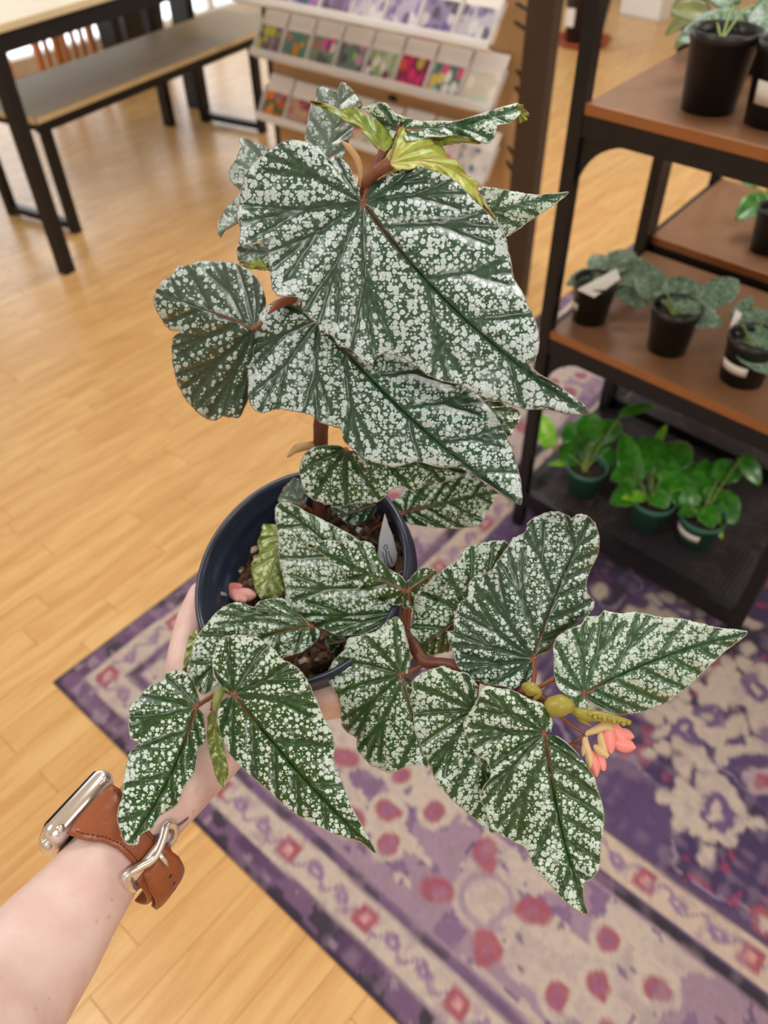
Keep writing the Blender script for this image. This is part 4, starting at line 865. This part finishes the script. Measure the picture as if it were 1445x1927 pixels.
stalk((612, 318, .4525), (640, 400, .455), (655, 480, .456)); stalk((530, 350, .453), (590, 400, .456), (650, 500, .460)); stalk((540, 478, .456), (600, 540, .470), (632, 595, .484)); stalk((890, 760, .473), (780, 720, .490), (618, 680, .503))
stalk((651, 846, .521), (630, 850, .535), (604, 830, .545)); stalk((760, 964, .549), (720, 985, .565), (680, 1010, .595)); stalk((716, 946, .563), (715, 970, .575), (690, 1030, .600)); stalk((748, 1152, .509), (757, 1170, .512), (765, 1190, .508))
stalk((763, 1112, .493), (762, 1150, .504), (764, 1185, .509)); stalk((768, 1110, .491), (770, 1150, .502), (768, 1190, .507)); stalk((572, 952, .567), (585, 960, .575), (600, 965, .582)); stalk((530, 1010, .581), (560, 1020, .595), (590, 1030, .605))
stalk((586, 1178, .523), (600, 1215, .545), (640, 1220, .570)); stalk((372, 1200, .521), (420, 1240, .515), (480, 1270, .506)); stalk((369, 1330, .469), (390, 1316, .476), (410, 1305, .480)); stalk((440, 1306, .463), (428, 1300, .476), (420, 1296, .482)); stalk((400, 1336, .475), (402, 1322, .478), (405, 1312, .479))
stalk((755, 1270, .479), (775, 1262, .486), (800, 1248, .488)); stalk((652, 1207, .531), (665, 1200, .545), (690, 1185, .550)); stalk((1003, 1240, .463), (1005, 1270, .460), (1000, 1304, .457)); stalk((878, 1155, .493), (880, 1210, .486), (890, 1268, .474))
stalk((893, 1338, .459), (895, 1310, .466), (900, 1275, .473)); stalk((1100, 1305, .443), (1085, 1262, .452), (1040, 1278, .453), (1004, 1300, .456)); stalk((1025, 1380, .437), (1022, 1350, .446), (1030, 1325, .450))

# stipules, buds and the coral flowers
M_bud = plain('bud_green', (158, 148, 62), 0.4, scale=120, var=0.15)
M_stip = plain('stipule', (186, 150, 104), 0.6, scale=120, var=0.15)
M_petal = plain('coral_petal', (248, 152, 146), 0.45, scale=160, var=0.1)
M_peach = plain('peach_bract', (226, 196, 146), 0.5, scale=160, var=0.12)
def blob(name, pts, mat, parent=None, n=12):
    """tapering solid along a path of (u, v, distance, radius in px)"""
    P = smoothpath([at_d(u, v, d) for u, v, d, r in pts], 5); R = np.interp(np.linspace(0, len(pts)-1, len(P)), range(len(pts)), [r*d/FPX for u, v, d, r in pts])
    return MB().tube(P, list(R), n).build(name, mat, parent or begonia, True)
blob('bud', [(1024, 1332, .447, 4), (1036, 1330, .444, 18), (1055, 1328, .442, 22), (1070, 1332, .441, 16), (1078, 1338, .441, 4)], M_bud)
BR = blob('bract', [(1076, 1336, .443, 7), (1100, 1345, .440, 11), (1130, 1348, .438, 10), (1160, 1354, .437, 8), (1186, 1360, .437, 5)], M_bud)
blob('bract', [(1084, 1340, .446, 6), (1094, 1354, .444, 6), (1112, 1366, .443, 1.5)], M_bud)
blob('stipule', [(984, 1290, .452, 6), (998, 1296, .449, 14), (1010, 1306, .448, 10), (1005, 1318, .447, 2)], M_bud)
blob('stipule', [(643, 266, .428, 2), (656, 278, .428, 6), (672, 300, .428, 7), (680, 330, .429, 6), (676, 352, .430, 4)], M_stip)
blob('stipule', [(541, 860, .532, 2), (560, 843, .536, 9), (585, 838, .541, 8), (600, 836, .545, 4)], M_stip)
blob('stipule', [(505, 590, .466, 2), (525, 572, .468, 8), (552, 562, .470, 9), (566, 560, .474, 4)], plain('brown_stipule', (150, 88, 66), 0.6))
blob('stipule', [(404, 1338, .470, 4), (408, 1318, .468, 9), (414, 1300, .469, 9), (418, 1288, .474, 4)], plain('pale_stipule', (138, 150, 92), 0.6))
cane([(1038, 1334, .449), (1070, 1360, .447), (1100, 1380, .445)], .0012, .0010, M_stalk, 'flower_stalk')
cane([(1060, 1400, .447), (1085, 1404, .445), (1104, 1412, .444)], .0010, .0009, M_stalk, 'flower_stalk')
cane([(1072, 1402, .447), (1090, 1390, .445), (1102, 1384, .444)], .0009, .0008, M_stalk, 'flower_stalk')
def petal(b, t, wpx, mat, parent, cup=0.25):
    B, T = at_d(*b), at_d(*t); d = T-B; L = np.linalg.norm(d); d /= L; nrm = CAM-B; nrm -= d*(nrm@d); nrm /= np.linalg.norm(nrm); x = np.cross(d, nrm)
    w = wpx*b[2]/FPX/2; V_, F_ = [], []; nl, nw = 9, 6
    for i in range(nl+1):
        q = i/nl; hw = w*math.sin(math.pi*min(1, 0.06+q*0.92))**0.6
        for j in range(nw+1):
            s = j/nw*2-1; V_.append(B+d*q*L+x*s*hw-nrm*(cup*w*s*s*1.4+cup*L*0.5*(q-0.4)**2))
    F_ = [(i*(nw+1)+j, i*(nw+1)+j+1, (i+1)*(nw+1)+j+1, (i+1)*(nw+1)+j) for i in range(nl) for j in range(nw)]
    o = mesh('petal', V_, F_, mat, parent, True); s = o.modifiers.new('thickness', 'SOLIDIFY'); s.thickness = 0.0012; o.modifiers.new('round', 'SUBSURF').render_levels = 1
    return o
fl = blob('flower', [(1100, 1384, .445, 5), (1102, 1400, .444, 7), (1108, 1418, .443, 8), (1116, 1430, .443, 5)], M_peach)
for b_, t_, w_, m_ in (((1112, 1412, .442), (1122, 1464, .438), 26, M_petal), ((1120, 1414, .444), (1138, 1452, .440), 24, M_petal), ((1108, 1408, .441), (1110, 1448, .439), 18, M_peach), ((1116, 1402, .442), (1146, 1424, .437), 20, M_peach), ((1104, 1392, .443), (1096, 1424, .441), 14, M_peach)): petal(b_, t_, w_, m_, fl, 0.5)
fl = blob('flower', [(1100, 1382, .445, 4), (1120, 1374, .443, 7), (1140, 1366, .442, 9), (1152, 1374, .442, 6)], M_peach)
for b_, t_, w_, m_ in (((1142, 1362, .441), (1150, 1420, .437), 28, M_petal), ((1150, 1360, .442), (1180, 1412, .438), 30, M_petal), ((1154, 1396, .440), (1199, 1408, .438), 32, M_petal), ((1160, 1378, .441), (1196, 1388, .440), 26, M_petal), ((1128, 1372, .442), (1142, 1430, .438), 20, M_peach), ((1134, 1358, .443), (1168, 1368, .442), 20, M_petal), ((1108, 1380, .444), (1136, 1366, .443), 14, M_peach)): petal(b_, t_, w_, m_, fl, 0.5)
for k in range(9): blob('bract_bump', [(1108+k*9, 1343+k*2+(k % 2)*4, .4365, 3), (1110+k*9, 1344+k*2+(k % 2)*4, .4350, 5), (1113+k*9, 1345+k*2+(k % 2)*4, .4365, 3)], M_bud, BR, 8)

# pot and soil
M_navy = plain('navy_plastic', (38, 46, 66), 0.30, scale=50, var=0.12)
prof = [(0.0, -POTH), (0.058, -POTH), (potr(POTH-0.002), -POTH+0.003), (potr(0.026), -0.026), (PR-0.0026, -0.024), (PR-0.0008, -0.020), (PR-0.0004, -0.004), (PR-0.0012, -0.0008), (PR-0.003, 0.0), (PR-0.0052, -0.001), (PR-0.0062, -0.006), (PR-0.0072, -0.0125), (PR-0.0086, -0.0136), (PR-0.0092, -0.019), (PR-0.0098, -0.026), (PR-0.0118, -0.0275), (PR-0.0125, -0.040), (PR-0.014, -0.06)]
MB().lathe(PC, PN_, prof, 96).build('pot', M_navy, begonia, True, bevel=0.0)
V_ = [potpt(q, h, potr(h)+0.0006) for q in range(-44, 1, 4) for h in (.045, .100)]
o_ = mesh('paper_label', V_, [(2*k, 2*k+1, 2*k+3, 2*k+2) for k in range(11)], M_white, begonia, True); o_.modifiers.new('thickness', 'SOLIDIFY').thickness = 0.0004
MB().tube([potpt(178+0.2, .026, PR-.012), potpt(178, .022, PR-.0095)], 0.0016, 8).build('pale_mark', plain('pale_mark', (140, 146, 150), 0.5), begonia, True)  # small pale grey peg on the pot's inner wall
def soil_disc():
    n, m = 96, 26; V_ = [PC-PN_*0.044]; F_ = []
    for i in range(1, m+1):
        for j in range(n):
            a = 2*math.pi*j/n; r = (PR-0.0128)*i/m
            hgt = -0.045+0.010*vnoise(np.array([r*math.cos(a)*120+9]), np.array([r*math.sin(a)*120+9]), 77)[0]+0.006*vnoise(np.array([r*math.cos(a)*400+9]), np.array([r*math.sin(a)*400+9]), 78)[0]
            V_.append(PC+PN_*hgt+r*(math.cos(a)*PE1+math.sin(a)*PE2))
    I = lambda i, j: 1+(i-1)*n+j % n
    F_ = [(0, I(1, j), I(1, j+1)) for j in range(n)]+[(I(i, j), I(i+1, j), I(i+1, j+1), I(i, j+1)) for i in range(1, m) for j in range(n)]
    t = NT('bark_soil'); v = t.node('ShaderNodeTexVoronoi', Vector=t.pos(), Scale=260.0); rn = t.node('ShaderNodeSeparateColor', _0=v.outputs['Color']).outputs[0]
    c = t.mix(t.step(rn, 0.2, 0.95), srgb(40, 28, 22), srgb(120, 92, 68)); c = t.mix(t.step(rn, 0.93, 0.95), c, srgb(200, 190, 176)); t.set(Base__Color=c, Roughness=0.95); t.bump(v.outputs['Distance'], 0.8, 0.003)
    mesh('soil', V_, F_, t.m, begonia, True)
soil_disc()
M_bark = plain('bark_chip', (120, 88, 56), 0.9, scale=200, var=0.4); M_perl = plain('perlite', (222, 196, 178), 0.8, scale=200, var=0.1)
def nugget(name, u, v, d, rpx, mat, sx=1.0, sd=0):
    c = at_d(u, v, d); r = rpx*d/FPX; q = np.random.default_rng(sd); V_, F_ = [], []
    for i in range(7):
        th = math.pi*i/6
        for j in range(9):
            ph = 2*math.pi*j/9; k = r*(0.8+0.4*q.random()); V_.append(c+k*np.array([sx*math.sin(th)*math.cos(ph), math.sin(th)*math.sin(ph), 0.8*math.cos(th)]))
    F_ = [(i*9+j, i*9+(j+1) % 9, (i+1)*9+(j+1) % 9, (i+1)*9+j) for i in range(6) for j in range(9)]
    return mesh(name, V_, F_, mat, begonia, True)
for k, (u, v, r, m) in enumerate([(472, 1031, 13, M_perl), (496, 952, 11, M_bark), (484, 976, 8, M_bark), (462, 1048, 7, M_bark), (500, 970, 7, M_bark), (455, 1080, 9, M_bark), (478, 1060, 7, M_perl), (440, 1110, 12, M_bark), (570, 1245, 9, M_perl), (590, 1252, 8, M_bark), (555, 1252, 8, M_bark), (470, 1100, 9, M_bark)]):
    q = ray(u, v); s = ((PC-PN_*0.038-CAM)@PN_)/(q@PN_); nugget('soil_chunk', u, v, s, r, m, 1.2, k)
def soil_at(u, v, h=0.036): q = ray(u, v); return ((PC-PN_*h-CAM)@PN_)/(q@PN_)
fp = thing('fallen_flower', at_d(445, 1115, soil_at(445, 1115)), 'wilted pink begonia flower fallen on the soil inside the pot', 'flower')
for (b, t_, w) in (((456, 1104), (412, 1112), 24), ((436, 1118), (480, 1120), 28), ((426, 1106), (462, 1130), 26), ((440, 1100), (448, 1130), 20)):
    petal((*b, soil_at(*b, .030)), (*t_, soil_at(*t_, .028)), w, plain('wilted_petal', (226, 164, 158), 0.5) if w != 24 else plain('wilted_petal_red', (212, 126, 120), 0.5), fp)
def plant_tag():
    P = [(724, 966), (730, 985), (740, 1010), (747, 1040), (745, 1078), (735, 1090), (712, 1080), (711, 1040), (714, 1010), (720, 982)]
    d0 = lambda v: 0.535+0.030*(v-966)/112
    W3 = [at_d(u, v, d0(v)) for u, v in P]; n = np.cross(W3[4]-W3[0], W3[7]-W3[0]); n /= np.linalg.norm(n); n = n if n@(CAM-W3[0]) > 0 else -n; n = n*0.0004; k = len(P)
    root = at_d(728, 1120, soil_at(728, 1120, 0.05))
    o = thing('plant_tag', root, 'white pointed plastic plant tag stuck in the begonia pot', 'plant tag')
    mesh('blade', [p+n for p in W3]+[p-n for p in W3], [tuple(range(k)), tuple(range(2*k-1, k-1, -1))]+[(i, (i+1) % k, k+(i+1) % k, k+i) for i in range(k)], plain('tag_plastic', (222, 226, 232), 0.4, var=0.03), o)
    MB().tube([at_d(728, 1084, d0(1084)), root], 0.003, 8).build('stake', plain('tag_stake', (214, 218, 224), 0.4), o)
    mk = MB(); up = lambda u, v: at_d(u, v, d0(v))+n*2.2
    for st in ([(722, 1030), (724, 1024), (728, 1024), (729, 1030), (725, 1034), (722, 1030)], [(726, 1034), (728, 1050), (732, 1064)], [(730, 1036), (735, 1048), (738, 1058)], [(720, 1038), (724, 1052), (727, 1066)]):
        mk.tube([up(*q) for q in st], 0.00035, 5)
    mk.build('printed_mark', plain('tag_ink', (70, 80, 92), 0.6), o)
plant_tag()

# ------------------------------------------------------------------ the hand and forearm holding the pot
def build_hand():
    mb = MB(); AX = RM @ np.array([0.8, 0.6, 0]); VW = RM @ np.array([0, 0, 1.0])
    def loft(pts, n=28):
        """pts: (u, v, dist, half width across, half depth)"""
        P = smoothpath([np.array(q, float) if q[2] < 3 and abs(q[0]) < 2 else np.r_[at_d(*q[:3]), q[3], q[4]] for q in pts], 6); k0 = len(mb.V)
        for i, q in enumerate(P):
            p = q[:3]; dr = P[min(i+1, len(P)-1)][:3]-P[max(i-1, 0)][:3]; dr = dr/np.linalg.norm(dr)
            x = AX-dr*(AX@dr); x /= np.linalg.norm(x); y = np.cross(dr, x)
            for j in range(n):
                t = 2*math.pi*j/n; c, s = math.cos(t), math.sin(t); e = 0.85
                mb.V.append(tuple(p+x*q[3]*math.copysign(abs(c)**e, c)+y*q[4]*math.copysign(abs(s)**e, s)))
        for i in range(len(P)-1):
            for j in range(n): a, b = k0+i*n+j, k0+i*n+(j+1) % n; mb.F.append((a, b, b+n, a+n))
        mb.F.append(tuple(k0+j for j in range(n))[::-1]); mb.F.append(tuple(k0+(len(P)-1)*n+j for j in range(n)))
    loft([(-0.225, -0.42, 1.30, .056, .058), (-0.230, -0.24, 1.20, .050, .052), (-0.220, -0.10, 1.135, .045, .046), (-0.208, -0.01, 1.078, .042, .043), (-130, 2050, .325, .040, .040), (-20, 1912, .366, .034, .036), (82, 1780, .404, .0305, .033), (150, 1690, .427, .0262, .030), (214, 1605, .447, .0232, .0275), (275, 1535, .464, .0228, .0268), (335, 1462, .490, .0258, .0262), (392, 1385, .528, .031, .024), (425, 1330, .560, .033, .021)])
    def chain(P, R):
        Q = smoothpath(P, 5); RR = np.interp(np.linspace(0, len(P)-1, len(Q)), range(len(P)), R); k = len(Q)
        # rounded ends
        e0 = Q[0]-(Q[1]-Q[0])/np.linalg.norm(Q[1]-Q[0])*RR[0]*0.7; e1 = Q[-1]+(Q[-1]-Q[-2])/np.linalg.norm(Q[-1]-Q[-2])*RR[-1]*0.75
        m1 = Q[-1]+(Q[-1]-Q[-2])/np.linalg.norm(Q[-1]-Q[-2])*RR[-1]*0.45
        mb.tube([e0]+list(Q)+[m1, e1], [RR[0]*0.5]+list(RR)+[RR[-1]*0.8, RR[-1]*0.3], 14)
    hub = at_d(352, 1440, .500)
    for hh, a1, a2, rk in ((.030, 228, 292, .0118), (.050, 230, 302, .0115), (.070, 232, 296, .0108), (.089, 234, 282, .0095)):
        kn = potpt(a1, hh, potr(hh)+rk*1.05)
        chain([hub+(kn-hub)*0.15, hub+(kn-hub)*0.6-PN_*0.004, kn], [.016, .0145, rk*1.12])
        st = (a2-a1)/3.0
        chain([kn]+[potpt(a1+st*q, hh-0.002*q, potr(hh)+rk*(0.98, 0.92, 0.84)[q-1]) for q in (1, 2, 3)], [rk*1.08, rk, rk*0.92, rk*0.78])
    chain([at_d(345, 1430, .505), at_d(352, 1330, .535), at_d(348, 1245, .560), at_d(362, 1168, .576), at_d(380, 1112, .584)], [.018, .0175, .0135, .0122, .0095])
    chain([at_d(400, 1400, .525), at_d(470, 1345, .552), potpt(246, .05, potr(.05)+.014)], [.020, .020, .014])
    o = mb.build('person', None); rm = o.modifiers.new('r', 'REMESH'); rm.mode = 'VOXEL'; rm.voxel_size = 0.0021
    sm = o.modifiers.new('s', 'SMOOTH'); sm.factor = 0.5; sm.iterations = 9
    dg = bpy.context.evaluated_depsgraph_get(); dg.update()
    me = bpy.data.meshes.new_from_object(o.evaluated_get(dg)); o.modifiers.clear(); o.data = me; me.name = 'person'
    me.polygons.foreach_set('use_smooth', [True]*len(me.polygons))
    from mathutils.bvhtree import BVHTree
    bvh = BVHTree.FromPolygons([v.co for v in me.vertices], [p.vertices for p in me.polygons])
    def hit(u, v):
        d = ray(u, v); h = bvh.ray_cast(Vector(CAM.tolist()), Vector(d.tolist()).normalized()); return h[0]
    t = NT('skin'); p = t.pos(); nz = t.noise(p, 55.0, 4.0); f2 = t.noise(p, 420.0, 3.0)
    c = t.mix(t.step(nz, 0.3, 0.72), srgb(226, 200, 194), srgb(218, 184, 178))
    c = t.mix(t.math('MULTIPLY', t.step(t.noise(p, 170.0, 1.0), 0.70, 0.80), 0.4), c, srgb(170, 120, 108))
    tot = None
    for (a, b) in (((288, 1577), (352, 1541)), ((352, 1541), (358, 1552))):
        A, B = hit(*a), hit(*b)
        if A is None or B is None: continue
        d = B-A; ap = t.vmath('SUBTRACT', p, tuple(A)); q = t.math('DIVIDE', t.vmath('DOT_PRODUCT', ap, tuple(d), out=1), d.dot(d), clamp=True)
        dist = t.vmath('LENGTH', t.vmath('SUBTRACT', ap, t.vmath('SCALE', tuple(d), sc=q)), out=1)
        m = t.step(dist, 0.0009, 0.0021, 0.9, 0.0); tot = m if tot is None else t.math('MAXIMUM', tot, m)
    if tot is not None: c = t.mix(tot, c, srgb(72, 82, 98))
    t.set(Base__Color=c, Roughness=0.5, Subsurface__Weight=0.12, Subsurface__Radius=(1.0, 0.35, 0.2), Subsurface__Scale=0.004)
    t.bump(f2, 0.10, 0.0006); me.materials.append(t.m)
    tag(o, 'bare left forearm and hand holding the begonia pot from below', 'person')
    # thumb nail
    nl = MB(); nb, nt_ = at_d(352, 1128, .572), at_d(364, 1098, .578)
    return o, hit
person, skin_hit = build_hand()

def build_watch():
    Wc = at_d(221, 1593, .4490); a = at_d(285, 1525, .468)-at_d(140, 1700, .424); a /= np.linalg.norm(a)
    dd = RM @ np.array([-0.8, -0.6, 0.0]); dd -= a*(dd@a); dd /= np.linalg.norm(dd); ff = np.cross(a, dd)
    if ff@(CAM-Wc) < 0: ff = -ff
    t = thing('wristwatch', Wc, 'steel smartwatch on a tan leather strap around the left wrist', 'watch')
    RX, RY = 0.0236, 0.0272
    def sp(phi, e, s=0.0): q = math.radians(phi); return Wc+dd*math.cos(q)*(RX+e)+ff*math.sin(q)*(RY+e)+a*s
    M_steel = plain('watch_steel', (232, 230, 228), 0.24, 0.85, var=0.03); M_lea = plain('tan_leather', (146, 78, 44), 0.42, scale=320, var=0.22, bump=0.25, coat=0.1)
    M_dk = plain('dark_back_hole_shade', (34, 28, 26), 0.5); M_glassd = plain('watch_glass', (14, 14, 16), 0.08)
    M_thread = plain('thread', (92, 50, 30), 0.8)
    cc = Wc+dd*(RX+0.0076)
    def rbox(name, c, sa, sd, sf, r, mat, seg=5):
        mb = MB().box(c, a*sa, dd*sd, ff*sf); o = mb.build(name, mat, t, True, bevel=r, seg=seg); return o
    cs = rbox('case', cc, 0.0480, 0.0140, 0.0400, 0.0066, M_steel)
    rbox('screen', cc+dd*0.0054, 0.0400, 0.0046, 0.0330, 0.0022, M_glassd, 3)
    rbox('case_back', cc-dd*0.0060, 0.030, 0.0030, 0.026, 0.0014, M_dk, 3)
    for s in (-1, 1):                                                          # lug pieces at the strap end
        MB().tube([cc+ff*0.0195+a*s*0.0170-dd*0.001, cc+ff*0.0225+a*s*0.0170-dd*0.0015], 0.0022, 10).build('lug', M_steel, t, True)
    MB().tube([cc-a*0.0236+ff*0.008, cc-a*0.0258+ff*0.008], 0.0038, 16).build('crown', M_steel, t, True)
    def band(name, ph, wf, ef, th, mat, n=40, m=8, parent=None):
        V_, F_ = [], []
        for i in range(n+1):
            p = ph[0]+(ph[1]-ph[0])*i/n; q = i/n; w = wf(q)/2; e = ef(q)
            for k, x in enumerate(np.linspace(-1, 1, m+1)): V_.append(sp(p, e+th*(1-0.5*x**4), w*x))
            for k, x in enumerate(np.linspace(1, -1, m+1)): V_.append(sp(p, e, w*x))
        K = 2*(m+1)
        for i in range(n):
            for k in range(K): F_.append((i*K+k, i*K+(k+1) % K, (i+1)*K+(k+1) % K, (i+1)*K+k))
        F_ += [tuple(range(K))[::-1], tuple(n*K+k for k in range(K))]
        return mesh(name, V_, F_, mat, parent or t, True)
    wfun = lambda q: float(np.interp(q, [0, .12, .30, .5, .75, 1], [.0345, .0330, .0225, .0180, .0175, .0175]))
    b1 = band('strap', (38, 150), wfun, lambda q: float(np.interp(q, [0, .10, .25, 1], [.0075, .0060, .0018, .0010])), .0027, M_lea)
    band('strap', (322, 196), wfun, lambda q: float(np.interp(q, [0, .10, .25, 1], [.0075, .0060, .0018, .0010])), .0027, M_lea)
    for sg in (-1, 1):                                                         # stitched edge
        for k in range(20):
            q0, q1 = 0.08+k*0.040, 0.08+k*0.040+0.026
            if q1 > 0.9: break
            e = lambda q: float(np.interp(q, [0, .10, .25, 1], [.0075, .0060, .0018, .0010]))+.0024
            MB().tube([sp(38+112*q, e(q), sg*(wfun(q)/2-0.0024)) for q in (q0, q1)], 0.00035, 5).build('stitch', M_thread, b1)
    # buckle: bent frame with a pin
    fr = [sp(150, .0022, -.0150), sp(134, .0040, -.0172), sp(120, .0056, -.0160), sp(124, .0070, -.0090), sp(130, .0080, .0), sp(125, .0070, .0100), sp(120, .0058, .0165), sp(130, .0050, .0200), sp(143, .0036, .0180), sp(152, .0022, .0120)]
    bk = MB().tube(smoothpath(fr, 5), 0.0026, 8).build('buckle', M_steel, t, True)
    MB().box(sp(127, .0066, .0002), a*0.030, (sp(132, .0066)-sp(122, .0066))*0.9, (sp(127, .009)-sp(127, .0066))*1.2).build('buckle_bar', M_steel, bk, True, bevel=0.0009)
    MB().tube([sp(128, .0085, .003), sp(140, .0108, .003), sp(147, .0112, .003)], 0.0014, 8).build('buckle_pin', M_steel, bk, True)
    tailw = lambda q: float(np.interp(q, [0, .25, .7, .92, 1], [.0180, .0230, .0235, .0190, .0100]))
    tl = band('strap_tail', (136, 202), tailw, lambda q: .0050+.0105*math.sin(q*math.pi*0.64), .0032, M_lea, 26)
    band('strap_loop', (142, 214), lambda q: .0255-.004*q, lambda q: .0018+.0085*math.sin(q*math.pi*0.62), .0030, M_lea, 26)
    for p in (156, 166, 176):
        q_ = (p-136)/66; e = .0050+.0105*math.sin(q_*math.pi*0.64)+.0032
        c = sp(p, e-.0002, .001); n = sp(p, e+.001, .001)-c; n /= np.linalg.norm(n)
        MB().lathe(c, n, [(0.0, .0004), (.0012, .0003), (.0013, -.001)], 12).build('strap_hole_shade', M_dk, tl, True)  # dark disc coloured as the shade inside a punched hole
build_watch()
